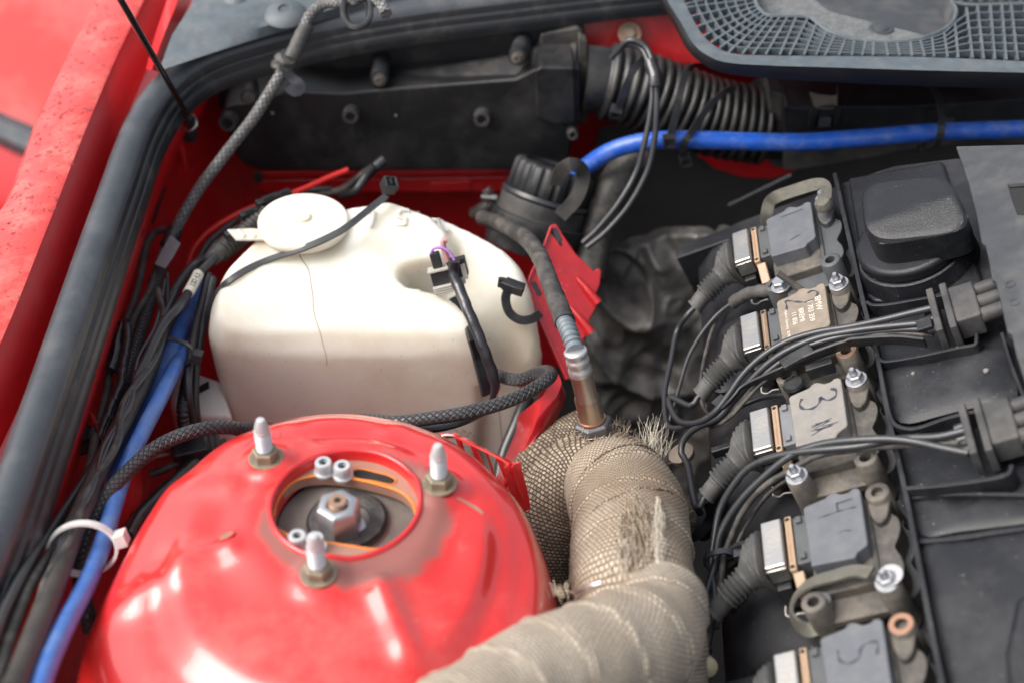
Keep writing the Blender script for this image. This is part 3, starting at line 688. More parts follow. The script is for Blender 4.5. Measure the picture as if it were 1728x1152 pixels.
MB().lathe([(.16, 0), (.14, .1), (0, .12)], PY(460, 191, HY), (0, -1, .2), 10).build('speck', 'coil_grey', hou)
# flange joining the bellows
vslab([(976, 62), (990, 68), (992, 200), (984, 212), (975, 200)], HY+1.6, .9, 'outlet_flange', 'plastic_dusty', hou, bevel=.15)

# ================================================================== BELLOWS
by = lambda x, y, dy=0: PY(x, y, HY+1.6+dy)
bel_c = crom([by(986, 133), by(1015, 136), by(1070, 150), by(1130, 172), by(1185, 193), by(1240, 206), by(1290, 214), by(1330, 218)], .12)
tot = sum((bel_c[i+1]-bel_c[i]).length for i in range(len(bel_c)-1))
NR = 18
def rf_b(t, u, d):
    x = (d-1.6)/(tot-3.4)
    base = .98+.06*math.sin(t*3)
    if x < 0 or x > 1: return .88
    ph = (x*NR) % 1
    return base*(.84+.20*math.sqrt(max(0, 1-(2*ph-1)**2)))
bo = tag(MB().tube(bel_c, 3.05, n=40, smoothed=True, rf=rf_b).build('bellows_hose', 'bellows', org=bel_c[0], ang=75), 'black ribbed bellows hose between the duct housing and the cable duct', 'hose')
# ================================================================== CABLE DUCT RIGHT OF THE BELLOWS
duct = thing('cable_duct', 'dusty black plastic cable duct with snap on lid under the cowl grille', 'cable duct', PY(1500, 220, HY))
DY = 25.
vslab([(1322, 186), (1327, 178), (1340, 181), (1560, 178), (1760, 166), (1760, 232), (1560, 236), (1420, 246), (1340, 246), (1324, 236)], DY, 5, 'duct_lid', 'cover', duct, bevel=.18)
strip([[PY(x, y, DY+.2) for x, y in ((1326, 181), (1440, 181), (1600, 176), (1760, 166))], [PY(x, y, DY+2.4) for x, y in ((1312, 160), (1440, 160), (1600, 158), (1760, 150))], [PY(x, y, DY+5) for x, y in ((1300, 138), (1440, 140), (1600, 138), (1760, 140))], [PY(x, y, DY+6) for x, y in ((1296, 110), (1440, 110), (1600, 110), (1760, 110))]], 'duct_top', 'duct_dust', duct, sub=6, ang=30)
vslab([(1320, 236), (1760, 230), (1760, 244), (1640, 243), (1570, 250), (1480, 268), (1400, 282), (1340, 291), (1322, 290)], DY+.8, 4, 'duct_trough', 'plastic_dusty', duct, bevel=.3)
vslab([(1296, 150), (1322, 160), (1324, 288), (1300, 280)], DY+1.6, 5, 'duct_mouth', 'plastic_dusty', duct, bevel=.2)
for x in (1370, 1410, 1570, 1614):
    vslab([(x-1, 186), (x+10, 186), (x+5, 214), (x-6, 214)], DY-.35, .5, 'lid_rib', 'cover', duct, bevel=.06)
for x in (1393, 1600):
    MB().box(PY(x-1, 205, DY-.25), (.9, .5, .8)).build('latch_tab', 'grey2', duct, bevel=.05)
strip([[PY(x, y, DY+.9) for x, y in ((1365, 155), (1385, 160), (1412, 160), (1412, 140))], [PY(x, y, DY-.05) for x, y in ((1375, 184), (1385, 184), (1410, 184), (1412, 182))]], 'lid_tongue', 'duct_dust', duct, sub=3)
# ================================================================== COWL GRILLE
GZ = 11.5
gr = thing('cowl_grille', 'grey plastic cowl grille with a fan of ribs and a solid centre, top right', 'cowl grille', P(1450, 60, GZ))
go = W([(1095, -60, GZ-2.0), (1112, -2, GZ-2.0), (1140, 48, GZ-2.0), (1160, 84, GZ-2.0), (1186, 108, GZ-2.0), (1222, 124, GZ-2.0), (1300, 133, GZ-2.0), (1400, 139, GZ-2.0), (1560, 146, GZ-2.0), (1780, 152, GZ-2.0)])
g1 = W([(1105, -60, GZ+.25), (1124, -4, GZ+.25), (1150, 40, GZ+.25), (1170, 74, GZ+.25), (1194, 94, GZ+.25), (1228, 106, GZ+.25), (1300, 111, GZ+.25), (1400, 114, GZ+.25), (1560, 119, GZ+.25), (1780, 124, GZ+.25)])
g2 = W([(1140, -60, GZ+.1), (1152, -6, GZ+.1), (1170, 34, GZ+.1), (1188, 62, GZ+.1), (1210, 80, GZ+.1), (1238, 91, GZ+.1), (1300, 94, GZ+.1), (1400, 95, GZ+.1), (1560, 97, GZ+.1), (1780, 106, GZ+.1)])
g3 = [p+V((0, 0, -1.3)) for p in g2]
strip([[p+V((0, 2.2, .1)) for p in go], go, [a.lerp(b, .9) for a, b in zip(go, g1)], g1], 'frame_side', 'grey2', gr, sub=10, ang=180)
strip([g1, g2, g3], 'frame_top', 'grey', gr, sub=10, ang=60)
# solid centre
gc = [(1268, -60), (1274, 0), (1284, 18), (1298, 27), (1330, 28), (1364, 29), (1376, 36), (1392, 50), (1416, 60), (1450, 67), (1500, 71), (1546, 67), (1580, 57), (1604, 42), (1613, 25), (1612, 12), (1606, 0), (1606, -60)]
rim_i = crom(W([(x, y, GZ+.1) for x, y in gc]), .6)
mb = MB(); cen = P(1450, 20, GZ-1.0)
low_ = [p+(cen-p).normalized()*.45+V((0, 0, -1.2)) for p in rim_i]
mb.loft([rim_i, [p+(cen-p).normalized()*.12 for p in rim_i], low_], cap=False, closed=False)
mb.add([cen]+low_, [(0, i+1, i+2) for i in range(len(low_)-1)]+[(0, len(low_), 1)])
mb.build('centre_panel', 'grey2', gr, ang=40)
MB().tube(rim_i, .16, n=8, smoothed=True).build('centre_rim', 'grey', gr)
q = P(1487, 50, GZ-1.0)
MB().lathe([(.95, 0), (.93, .12), (.80, .16), (.55, .12), (.5, .2), (.2, .28), (0, .28)], q, n=28).build('screw_cover', 'grey2', gr, bevel=.03)
# ribs: fan between the inner frame line and the centre
bot = crom(g2, .25)
top = crom(W([(1268, -60, GZ), (1272, 0, GZ), (1284, 20, GZ), (1300, 28, GZ), (1330, 28.5, GZ), (1364, 30, GZ), (1378, 40, GZ), (1395, 52, GZ), (1416, 61, GZ), (1450, 67, GZ), (1500, 71, GZ), (1546, 67, GZ), (1580, 57, GZ), (1604, 42, GZ), (1615, 24, GZ), (1640, 12, GZ), (1690, 10, GZ), (1760, 8, GZ)]), .25)
def at_len(c, s_):
    L_ = [0]
    for i in range(len(c)-1): L_.append(L_[-1]+(c[i+1]-c[i]).length)
    x = s_*L_[-1]; i = max(0, min(len(c)-2, int(np.searchsorted(L_, x))-1)); f = (x-L_[i])/max(1e-6, L_[i+1]-L_[i]); return c[i].lerp(c[i+1], f)
def near_x(c, px):
    """the point of a line whose pixel column is px"""
    best = min(c, key=lambda p: abs(864+K*((p-CAM).x/((p-CAM).dot(F)))-px)); return best
pairs = []
fan = [(1154, 1272, -40), (1158, 1273, -20), (1160, 1274, 0), (1168, 1275, 6), (1177, 1277, 12), (1188, 1281, 17), (1200, 1286, 21), (1215, 1292, 25), (1232, 1298, 27)]
for bx, tx, ty in fan: pairs.append((min(bot, key=lambda p: abs(864+K*((p-CAM).x/((p-CAM).dot(F)))-bx)), P(tx, ty, GZ)))
nrb = 26
for i in range(nrb):
    bx = 1252+i*(1760-1252)/(nrb-1)
    t_ = i/(nrb-1); tx = 1304+ (bx-1252)*.985 if bx < 1360 else None
    if bx < 1345: tx = 1304+(bx-1252)*.72
    elif bx < 1480: tx = 1371+(bx-1345)*.80
    else: tx = 1479+(bx-1480)*.955
    pairs.append((near_x(bot, bx), near_x(top, tx)))
for a, b in pairs:
    if (a-b).length < .3: continue
    d = (b-a); MB().strap([a+V((0, 0, -.15)), a.lerp(b, .5)+V((0, 0, -.15)), b+V((0, 0, -.15))], .17, .55, (0, 0, 1)).build('rib', 'grey', gr)
for f in (.14, .28, .42, .56, .70, .85):
    line = [a.lerp(b, f)+V((0, 0, -.12)) for a, b in pairs if (a-b).length > 1.0]
    MB().strap(line, .12, .5, (0, 0, 1), step=.8).build('cross_rib', 'grey', gr)
# top right ribs beyond the centre
for i in range(8):
    x = 1622+i*17; MB().strap([P(x, 6, GZ-.15), P(x-8, -40, GZ-.15)], .17, .55, (0, 0, 1)).build('rib', 'grey', gr)
MB().tube(W([(1606, 4, GZ), (1640, 9, GZ), (1690, 8, GZ), (1760, 6, GZ)]), .16, n=8).build('centre_rim', 'grey', gr)
# dusty micro filter bed under the left part of the ribs
fl_ = [(1150, -60), (1165, 0), (1190, 50), (1225, 88), (1300, 92), (1420, 94), (1545, 96), (1575, 64), (1400, 20), (1300, -60)]
MB().add([P(x, y, GZ-.95) for x, y in fl_], [tuple(range(len(fl_)))]).build('filter_bed', 'gravelly', gr, smooth=False)
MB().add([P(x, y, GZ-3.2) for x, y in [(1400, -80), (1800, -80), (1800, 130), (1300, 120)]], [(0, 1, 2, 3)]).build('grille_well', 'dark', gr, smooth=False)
# ================================================================== INSULATION BEHIND THE ENGINE
vw = MB().add([PY(x, y, 31.) for x, y in [(1012, 215), (1180, 190), (1300, 120), (1800, 120), (1800, 560), (960, 560), (985, 330)]], [tuple(range(7))])
tag(vw.build('bulkhead_insulation', 'insul', org=PY(1300, 300, 31), smooth=False), 'dark sooty insulation mat on the bulkhead behind the engine', 'insulation')
red_arc = [(1175, 262), (1330, 262), (1340, 292), (1300, 303), (1250, 300), (1205, 285)]
vslab(red_arc, 30.2, .5, 'bulkhead_panel', 'red_dirty', body, bevel=.1)


# crumpled heat shield
hsn = 110; hm = 90; hv = []
tl = [(985, 452), (1010, 408), (1060, 402), (1120, 388), (1180, 376), (1225, 376), (1252, 392), (1262, 430)]
tle = crom([PY(x, y, 22) for x, y in tl], .5); tle = [at_len(tle, i/(hsn-1)) for i in range(hsn)]
for j in range(hm):
    t = j/(hm-1)
    for i, p in enumerate(tle):
        q = p+V((0, -9*t**1.2, -24*t))
        if j < 3: q += V((0, 1.2*(1-j/3), -.8*(1-j/3)))
        n1 = noise.noise(V((q.x*.18, q.z*.18, 3)))*1.6+noise.noise(V((q.x*.5, q.z*.5, 7)))*.55
        rdg = 1-abs(noise.noise(V((q.x*.16+q.z*.09, q.z*.10, 11))))*2
        r2_ = 1-abs(noise.noise(V((q.x*.42-q.z*.2, q.z*.45+q.x*.1, 5))))*2; n1 += .28*max(0, r2_)**3
        hv.append(q+V((0, -n1-1.1*max(0, rdg)**6*1.2, n1*.35)))
sh = MB().add(hv, loft_faces(hm, hsn, 0, False)).build('heat_shield', 'foil', org=PY(1100, 450, 20), ang=180)
tag(sh, 'sooty crumpled heat shield behind the exhaust under the black bulkhead', 'heat shield')
# thin grey rod lying in the dark behind the first coil
cable('thin_rod', [PY(1230, 347, 24), PY(1290, 318, 24), PY(1335, 296, 24)], .16, 'grey2', 'thin grey rod sloping in the dark behind the first coil', 'rod')

# ================================================================== BLUE HOSE ALONG THE DUCT
bh = [PY(940, 318, 23), PY(985, 285, 22.2), PY(1030, 256, 21.5), PY(1085, 240, 21), PY(1150, 236, 20.8), PY(1260, 239, 20.8), PY(1360, 240, 20.8), PY(1470, 232, 21), PY(1580, 223, 21.2), PY(1700, 219, 21.4), PY(1800, 216, 21.5)]
cable('blue_hose', bh, .70, 'blue', 'bright blue silicone hose running across the bellows and the cable duct', 'hose', n=20)
# ties on bellows and hose
def axis_at(c, x):
    k = min(range(len(c)), key=lambda i: abs(864+K*((c[i]-CAM).x/((c[i]-CAM).dot(F)))-x)); return c[k], (c[min(len(c)-1, k+3)]-c[max(0, k-3)]).normalized()
def strap_tie(pts, label, hp, hm, hs=.85, wd=.55, up=(0, -1, .3)):
    q = [PY(*p) for p in pts]; t = thing('cable_tie', label, 'cable tie', q[0])
    MB().strap(q, wd, .14, up, step=.25).build('band', 'cable', t)
    c_ = PY(*hp); d = (q[-1]-q[-2]).normalized() if hm is None else V(hm).normalized(); m_ = basis(d.cross(V(up)).normalized(), d).to_3x3(); hb = MB()
    for sx in (-1, 1): hb.box(c_+m_ @ V((.42*sx*hs, 0, 0)), (.2*hs, hs, hs), m_)
    for sy in (-1, 1): hb.box(c_+m_ @ V((0, .42*sy*hs, 0)), (.68*hs, .16*hs, .98*hs), m_)
    hb.box(c_, (.66*hs, .66*hs, .4*hs), m_); hb.build('head', 'plastic', t, bevel=.04); return t
strap_tie([(1098, 92, 26), (1086, 100, 24.6), (1070, 118, 23.9), (1058, 142, 23.7), (1050, 165, 23.9), (1044, 180, 24.3)], 'black cable tie round the left end of the bellows with its head hanging low', (1039, 189, 24.4), None)
strap_tie([(1170, 112, 26.4), (1160, 120, 25), (1152, 142, 23.8), (1146, 168, 23.0), (1140, 195, 21.8), (1134, 220, 20.6), (1131, 230, 20)], 'black cable tie crossing bellows and blue hose with its square head on the hose', (1129, 238, 19.6), (.1, -.1, -1))
strap_tie([(1240, 148, 26.5), (1222, 156, 25), (1200, 176, 23.4), (1182, 200, 22), (1168, 222, 20.4), (1158, 236, 19.6), (1152, 250, 19.9), (1154, 262, 20.6)], 'slanting black cable tie over the bellows wrapping the blue hose', (1157, 271, 20.6), (.3, 0, -1))
t_ = strap_tie([(1563, 144, 27), (1576, 150, 25), (1584, 168, 23.4), (1588, 195, 21.4), (1589, 216, 20.0), (1586, 232, 19.7), (1578, 246, 20.4), (1568, 251, 21.6)], 'shiny black cable tie strapping the blue hose to the cable duct', (1556, 252, 23.6), (1, 0, 0), hs=.6)
# black cable pair looping down over the bellows
lp1 = [PY(1040, 90, 24), PY(1062, 68, 23.5), PY(1090, 80, 23), PY(1104, 115, 21.5), PY(1108, 150, 20.5), PY(1108, 190, 19.6), PY(1104, 240, 18.8), PY(1092, 290, 18), PY(1062, 345, 17), PY(1022, 392, 16), PY(990, 418, 15.5)]
lp2 = [PY(1032, 98, 24.3), PY(1056, 76, 23.8), PY(1082, 82, 23.4), PY(1096, 112, 22), PY(1101, 150, 21), PY(1098, 190, 20), PY(1088, 240, 19), PY(1074, 290, 18.2), PY(1046, 340, 17), PY(1010, 385, 16.2), PY(984, 410, 15.8)]
cable('black_cable', lp1, .23, 'cable', 'outer black cable of the pair looping over the bellows and blue hose', group='cable pair over the bellows')
cable('black_cable', lp2, .23, 'cable', 'inner black cable of the pair looping over the bellows and blue hose', group='cable pair over the bellows')
MB_ = MB().tube([PY(1098, 105, 21.7), PY(1105, 128, 20.7), PY(1106, 146, 20.2)], .52, n=14, rf=lambda t, u, d: 1+.08*math.sin(9*t+6*u))
tag(MB_.build('tape_collar', 'tape_gloss', org=PY(1105, 128, 21)), 'short black tape collar binding the cable pair on the bellows', 'tape')

# ================================================================== ROUND SCREW CAP CONNECTOR
ca = PY(905, 372, 17.5); cax = (PY(922, 312, 19.5)-ca); cax = (V((.30, .42, .86))).normalized()
capn = thing('round_connector', 'ribbed black round screw cap connector behind the bottle with a strap handle', 'connector', ca)
base_o = P(902, 392, -5.5)
def lathed(prof, name, mat, n=48, **k): return MB().lathe(prof, base_o, cax, n).build(name, mat, capn, **k)
lathed([(3.7, -1.5), (3.8, 0), (3.85, .2), (3.85, 1.2), (3.6, 1.3)], 'socket_base', 'plastic', bevel=.05)
lathed([(3.55, 1.2), (3.6, 1.4), (3.5, 2.6), (3.3, 2.7)], 'threaded_ring', 'plastic_dusty')
lathed([(3.55, 2.75), (3.62, 2.85), (3.5, 3.15), (3.3, 3.15)], 'seal_ring', 'cable')
# fluted cap
mb = MB(); n = 216; rings = []
a_ = cax.orthogonal().normalized(); b_ = cax.cross(a_)
for r, h, fl in ((3.25, 3.15, 1), (3.35, 3.25, 1), (3.25, 5.2, 1), (3.15, 5.42, .7), (2.95, 5.55, .2), (2.5, 5.58, 0), (2.4, 5.4, 0), (0.01, 5.4, 0)):
    rings.append([base_o+cax*h+(a_*math.cos(2*math.pi*i/n)+b_*math.sin(2*math.pi*i/n))*(r*(1-.055*fl*max(0, math.sin(2*math.pi*18*i/n)))) for i in range(n)])
mb.loft(rings).build('fluted_cap', 'plastic', capn, ang=50)
hd = base_o+cax*2.9
side_ = V((.95, -.1, -.25)).normalized()
MB().strap([P(945, 365, -1.2), P(972, 335, 0.2), P(984, 300, 1.6), P(978, 283, 2.6), P(962, 278, 3.0), P(945, 292, 2.0), P(938, 312, .8)], 1.05, .22, (.1, -.75, .45), step=.3).build('strap_handle', 'plastic_dusty', capn)
cable('hose_stub', [P(800, 362, -8), P(820, 350, -7), P(838, 340, -6.5)], .55, 'brown_hose', 'short brown hose stub beside the round connector', 'hose', n=16)
hc = thing('hose_clamp', 'small bright hose clamp with its screw behind the bottle', 'hose clamp', P(822, 345, -6))
MB().tube([P(825, 330, -5.9)+V((.8*math.cos(a)*.3, .5*math.cos(a), .75*math.sin(a))) for a in [2*math.pi*i/20 for i in range(20)]], .1, closed=True, n=6).build('band', 'zinc', hc)
MB().lathe([(.26, 0), (.26, .9), (.36, .92), (.36, 1.25), (.2, 1.3)], P(812, 333, -5), (.95, 0, -.1), 12).build('clamp_screw', 'steel', hc)
MB().box(P(820, 330, -5.4), (.5, .7, .6)).build('clamp_housing', 'zinc', hc, bevel=.05)
# thick hoses behind it
cable('heater_hose', [PY(1082, 262, 25), PY(1055, 285, 23.5), PY(1030, 325, 22), PY(1012, 370, 20.5), PY(1000, 420, 19), PY(990, 470, 17)], 1.35, 'cable_dusty', 'thick black heater hose going down behind the looping cables', 'hose', n=24)
cable('black_hose', [P(590, 322, -4), P(615, 300, -2.4), P(630, 285, -1.5), P(648, 270, -1)], .45, 'cable', 'black hose rising to the duct housing behind the bottle, right one of two', 'hose', 'two black hoses behind the bottle')
cable('black_hose', [P(575, 330, -4), P(600, 322, -2.8), P(616, 300, -2), P(632, 280, -1)], .35, 'cable', 'thinner black hose rising behind the bottle, left one of two', 'hose', 'two black hoses behind the bottle')
cable('black_hose', [P(540, 326, -4), P(575, 322, -3.5), P(600, 305, -2.6), P(625, 285, -1.6)], .32, 'cable_dusty', 'grey black hose lying low behind the bottle cap', 'hose', 'two black hoses behind the bottle')

# ================================================================== WASHER BOTTLE
from mathutils.bvhtree import BVHTree
mb = MB()
def vol(top, zb, k=.94, cx=None):
    """solid under a ring of top points (px,py,z); the foot shrinks by k"""
    t = W(top); c = sum(t, V())/len(t)
    mid_ = [V((c.x+(p.x-c.x)*1.0, c.y+(p.y-c.y)*1.0, min(p.z-3, -5.0))) for p in t]
    b = [V((c.x+(p.x-c.x)*k, c.y+(p.y-c.y)*k+.2, zb)) for p in t]
    sh_ = [V((c.x+(p.x-c.x)*1.01, c.y+(p.y-c.y)*1.01, p.z-1.5)) for p in t]
    tt_ = [p+(c-p).normalized()*.75 for p in t]
    mb.loft([[p.lerp(c, .55)+V((0, 0, .30)) for p in t], tt_, sh_, mid_, b])
# tall left and middle block with the filler
vol([(346, 540, -1.2), (352, 495, -.2), (368, 450, .6), (398, 418, 1.0), (432, 384, 1.4), (520, 352, 1.8), (585, 337, 2.2), (662, 325, 2.6), (735, 352, 2.3), (768, 385, 1.8), (762, 425, 1.2), (722, 436, .9), (690, 446, .7), (684, 468, .4), (700, 486, .1), (740, 492, -.1), (780, 508, -.4), (806, 540, -.9), (812, 566, -1.6), (700, 572, -2.0), (560, 572, -2.0), (430, 568, -2.0), (366, 562, -1.8)], -22, .90)
# lower block at the right, behind and beside the notch
vol([(640, 345, .8), (735, 350, 2.0), (800, 376, 1.5), (856, 404, .9), (884, 432, .2), (898, 470, -.8), (908, 520, -2.2), (916, 570, -3.8), (905, 620, -5.5), (868, 664, -7.5), (800, 650, -7.0), (700, 600, -6.0), (650, 500, -3)], -26, .95)
vol([(740, 560, -5.5), (905, 560, -4.6), (880, 640, -7), (850, 668, -8.2), (740, 660, -8.5)], -26, .98)
raw = mb.build('bottle_raw', 'bottle', org=(0, 0, 0), remesh=.20, smit=18)
bpy.context.view_layer.update()
dg = bpy.context.evaluated_depsgraph_get()
me = bpy.data.meshes.new_from_object(raw.evaluated_get(dg)); bpy.data.objects.remove(raw)
bot_o = P(600, 560, -10); me.transform(Matrix.Translation(-bot_o*S)); me.name = 'tank'
me.materials.clear(); me.materials.append(M['bottle'])
def add_blob(m, centers, col, mx=.6):
    t = m.node_tree; b = t.nodes['Principled BSDF']; N, Lk = t.nodes.new, t.links.new
    tc = N('ShaderNodeTexCoord'); n = N('ShaderNodeTexNoise'); n.inputs['Scale'].default_value = 22; n.inputs['Detail'].default_value = 8; Lk(tc.outputs['Object'], n.inputs['Vector'])
    for c, r0, r1 in centers:
        d = N('ShaderNodeVectorMath'); d.operation = 'DISTANCE'; d.inputs[1].default_value = tuple(c*S); Lk(tc.outputs['Object'], d.inputs[0])
        mr = N('ShaderNodeMapRange'); mr.inputs[1].default_value = r0*S; mr.inputs[2].default_value = r1*S; mr.inputs[3].default_value = 1; mr.inputs[4].default_value = 0; Lk(d.outputs['Value'], mr.inputs[0])
        ml = N('ShaderNodeMath'); ml.operation = 'MULTIPLY'; Lk(mr.outputs[0], ml.inputs[0]); Lk(n.outputs['Fac'], ml.inputs[1])
        m2 = N('ShaderNodeMapRange'); m2.inputs[1].default_value = .12; m2.inputs[2].default_value = .55; m2.inputs[4].default_value = mx; Lk(ml.outputs[0], m2.inputs[0])
        old = b.inputs['Base Color'].links[0].from_socket; x = N('ShaderNodeMix'); x.data_type = 'RGBA'; Lk(m2.outputs[0], x.inputs[0]); Lk(old, x.inputs[6]); x.inputs[7].default_value = (*col, 1); Lk(x.outputs[2], b.inputs['Base Color'])
bl_c = [(P(560, 412, 2)-bot_o, .4, 2.4), (P(440, 415, 1)-bot_o, .2, 1.8), (P(640, 410, 2)-bot_o, .2, 2.6), (P(720, 465, .5)-bot_o, .5, 3.0), (P(890, 600, -4)-bot_o, 1.2, 6.5), (P(860, 520, -1)-bot_o, .5, 4.5), (P(790, 735, -10)-bot_o, .3, 1.6), (P(600, 340, 2)-bot_o, .1, 1.2)]
add_blob(M['bottle'], bl_c, (.36, .27, .165), .62)
bottle = thing('washer_bottle', 'big translucent cream plastic washer fluid bottle with a hairline crack in the front', 'washer bottle', bot_o)
tank = bpy.data.objects.new('tank', me); COL.objects.link(tank); tank.parent = bottle; ORG['tank'] = bot_o
me.shade_smooth()
bvh = BVHTree.FromPolygons([v.co/S+bot_o for v in me.vertices], [tuple(p.vertices) for p in me.polygons])
def hit(px, py, lift=0.):
    d = ray(px, py).normalized(); h = bvh.ray_cast(CAM, d)
    if h[0] is None: return P(px, py, -2), V((0, 0, 1))
    return h[0]+h[1]*lift, h[1]
def hits(pts, lift=0): q = [hit(x, y, lift) for x, y in pts]; return [a for a, b in q], [b for a, b in q]
def film(name, pts, wd, mat, parent, lift=.015, step=1, th=.01):
    """a stroke lying on the bottle skin"""
    dense = []
    c = crom([V((x, y, 0)) for x, y in pts], 3)
    L_, R_ = [], []
    for i, p in enumerate(c):
        a, nn = hit(p.x, p.y, lift); k = min(i+1, len(c)-1); k0 = max(0, i-1)
        b, _ = hit(c[k].x, c[k].y, lift); a0, _ = hit(c[k0].x, c[k0].y, lift)
        t = (b-a0); s_ = t.cross(nn).normalized() if t.length > 1e-5 else V((1, 0, 0))
        ww = wd(i/(len(c)-1)) if callable(wd) else wd
        L_.append(a-s_*ww/2); R_.append(a+s_*ww/2)
    return MB().add([q for pr in zip(L_, R_) for q in pr], [(2*i, 2*i+1, 2*i+3, 2*i+2) for i in range(len(c)-1)]).build(name, mat, parent)
rc = random.Random(5)
film('crack', [(505, 428), (509, 438), (519, 452), (523, 465), (525, 480), (528, 500), (529, 520), (533, 540), (540, 560), (545, 580), (550, 598), (552, 616)], lambda t: .06*(1-t*.5), 'crack', tank)
film('mould_seam', [(836, 652), (842, 690), (846, 730), (848, 765)], .06, 'stain', tank)
# filler cap
cq = P(511, 369, 2.2); cq.z = 1.25; cz = V((.03, -.02, 1)).normalized()
capb = thing('bottle_cap', 'round cream cap of the washer bottle with a small pull tab', 'cap', cq)
MB().lathe([(2.3, -1.6), (2.35, .2), (3.18, .22), (3.25, .35), (3.25, .80), (3.12, .95), (3.02, .97), (2.9, .90), (0, .98)], cq, cz, 64).build('cap_lid', 'bottle_cap', capb, ang=50)
MB().lathe([(.62, .9), (.60, 1.12), (.5, 1.2), (.3, 1.16), (0, 1.16)], cq+V((-.05, .1, 0)), cz, 28).build('cap_button', 'bottle_cap', capb)
ta = P(438, 397, 1.3); tb = P(384, 390, 1.5)
tabm = MB().prism([P(x, y, 1.55) for x, y in ((455, 388), (448, 403), (398, 403), (383, 387), (425, 385))], (0, 0, -.22)).build('pull_tab', 'bottle_cap', capb, bevel=.05)
for x in (403, 421): MB().tube([P(x, 389, 1.62), P(x+10, 400, 1.62)], .14, n=8).build('tab_rib', 'bottle_cap', tabm)
# raised digits on the shoulder, upside down from this side
a, na = hit(690, 372); bq_, _ = hit(760, 378); u0 = (a-bq_).normalized()
for ch, x, y, sz in (('2', 741, 381, 2.0), ('.', 716, 362, 2.0), ('5', 679, 367, 2.3), ('L', 624, 370, 2.3)):
    p, n_ = hit(x, y, .06)
    xx = (hit(x-12, y+0)[0]-hit(x+12, y)[0]).normalized(); yy = n_.cross(xx)
    textmesh('embossed_digit', ch, sz, 'bottle', basis(xx, yy, p-bot_o), tank, extrude=.16)
# bristly dark smudge low on the bottle
for _ in range(26):
    x = 782+rc.uniform(-12, 16); y = 733+rc.uniform(-5, 5); x2, y2 = x+rc.uniform(-8, 8), y-rc.uniform(0, 7)
    film('grime_mark', [(x, y), ((x+x2)/2+1, (y+y2)/2), (x2, y2)], .05, 'stain', tank) if _ < 12 else None
# second small white tank under the harness
sm = thing('white_bracket', 'small white plastic pump bracket low between the harness and the washer bottle', 'bracket', P(335, 665, -9))
MB().prism(W([(288, 625, -8), (306, 618, -8), (372, 640, -8), (392, 700, -8), (300, 700, -8), (286, 680, -8)]), (0, 0, -4)).build('bracket_body', 'white', sm, bevel=.5, seg=3)
MB().prism(W([(334, 652, -7.9), (352, 642, -7.9), (353, 653, -7.9), (336, 662, -7.9)]), (0, 0, -.4)).build('bracket_slot', 'dark', sm)
# long tie lying over the bottle
sp_ = [(652, 330), (625, 352), (590, 378), (560, 397), (510, 418), (455, 440), (415, 458), (385, 478), (364, 500), (353, 525)]
pp, nn = hits(sp_, .12)
pp[:5] = W([(652, 331, 3.1), (625, 352, 2.9), (590, 380, 2.8), (560, 398, 2.5), (510, 420, 1.9)])
for k in range(5): nn[k] = V((0, -.3, 1))
pp += [P(345, 555, -3.2), P(338, 590, -5)]; nn += [V((-1, -.2, .2)), V((-1, 0, 0))]
cen_ = crom(pp, .4); ups = []
for p in cen_:
    k = min(range(len(pp)), key=lambda i: (pp[i]-p).length); ups.append((nn[k]+V((0, -.15, .6))).normalized())
lt = thing('long_cable_tie', 'long loose black cable tie lying across the washer bottle below its cap', 'cable tie', pp[0])
MB().tube(cen_, 1, prof=[(-.24, -.09), (.24, -.09), (.24, .09), (-.24, .09)], up=ups, smoothed=True).build('band', 'cable', lt)
hd_ = P(657, 313, 3.4); m3 = basis(V((.82, .35, -.35)), V((-.2, .9, .3))).to_3x3()
hb = MB()
for sx in (-1, 1): hb.box(hd_+m3 @ V((.42*sx, 0, 0)), (.18, .95, .95), m3)
for sy in (-1, 1): hb.box(hd_+m3 @ V((0, .42*sy, 0)), (.70, .14, .93), m3)
hb.box(hd_+m3 @ V((0, .05, -.25)), (.66, .66, .35), m3); hb.box(hd_+m3 @ V((0, .1, .25)), (.25, .6, .3), m3)
hb.build('head', 'plastic', lt, bevel=.04)
# connector standing in the notch
cn = thing('plug_connector', 'two piece black and grey plug connector standing in the notch of the washer bottle', 'connector', P(755, 470, 1))
cc = P(758, 468, 1.0); mx = basis(V((.90, -.42, -.12)), V((.38, .72, .58))).to_3x3()     # local z leans to the viewer
def cb(c, d, name, mat, bev=.05): return MB().box(cc+mx @ V(c), d, mx).build(name, mat, cn, bevel=bev)
mx = basis(V((.97, .10, .22)), V((-.22, .35, .91))).to_3x3()
cb((-.55, .25, .1), (1.25, 1.0, 1.0), 'plug_body', 'plastic')
cb((.75, .55, -.1), (1.3, 1.25, .9), 'plug_body', 'plastic')
cb((-.55, .80, .1), (1.55, .16, 1.25), 'grey_collar', 'conn_grey', .03)
cb((-.5, -.55, .25), (1.45, .55, 1.1), 'grey_shell', 'conn_grey', .06)
for k in range(3): cb((-.5, -.72+.17*k, .83), (1.2, .07, .08), 'grip_rib', 'conn_grey', .02)
cb((.60, -.35, .1), (.9, .5, .8), 'grey_shell', 'conn_grey')
cb((1.15, .25, .38), (.35, 1.1, .2), 'grey_shell', 'conn_grey', .03)
cb((-.55, 1.45, .1), (.7, 1.15, .55), 'plug_neck', 'plastic', .12)
for k in range(5): cb((.75, .15+.2*k, .38), (1.0, .07, .08), 'body_rib', 'plastic', .02)
cable('violet_wire', [cc+mx @ V(q) for q in ((-.75, 2.0, .25), (-.45, 2.35, .4), (.1, 2.3, .55), (.55, 1.9, .7), (.75, 1.3, .8))], .10, 'purple', 'violet wire bending over the top of the plug connector', 'wire')
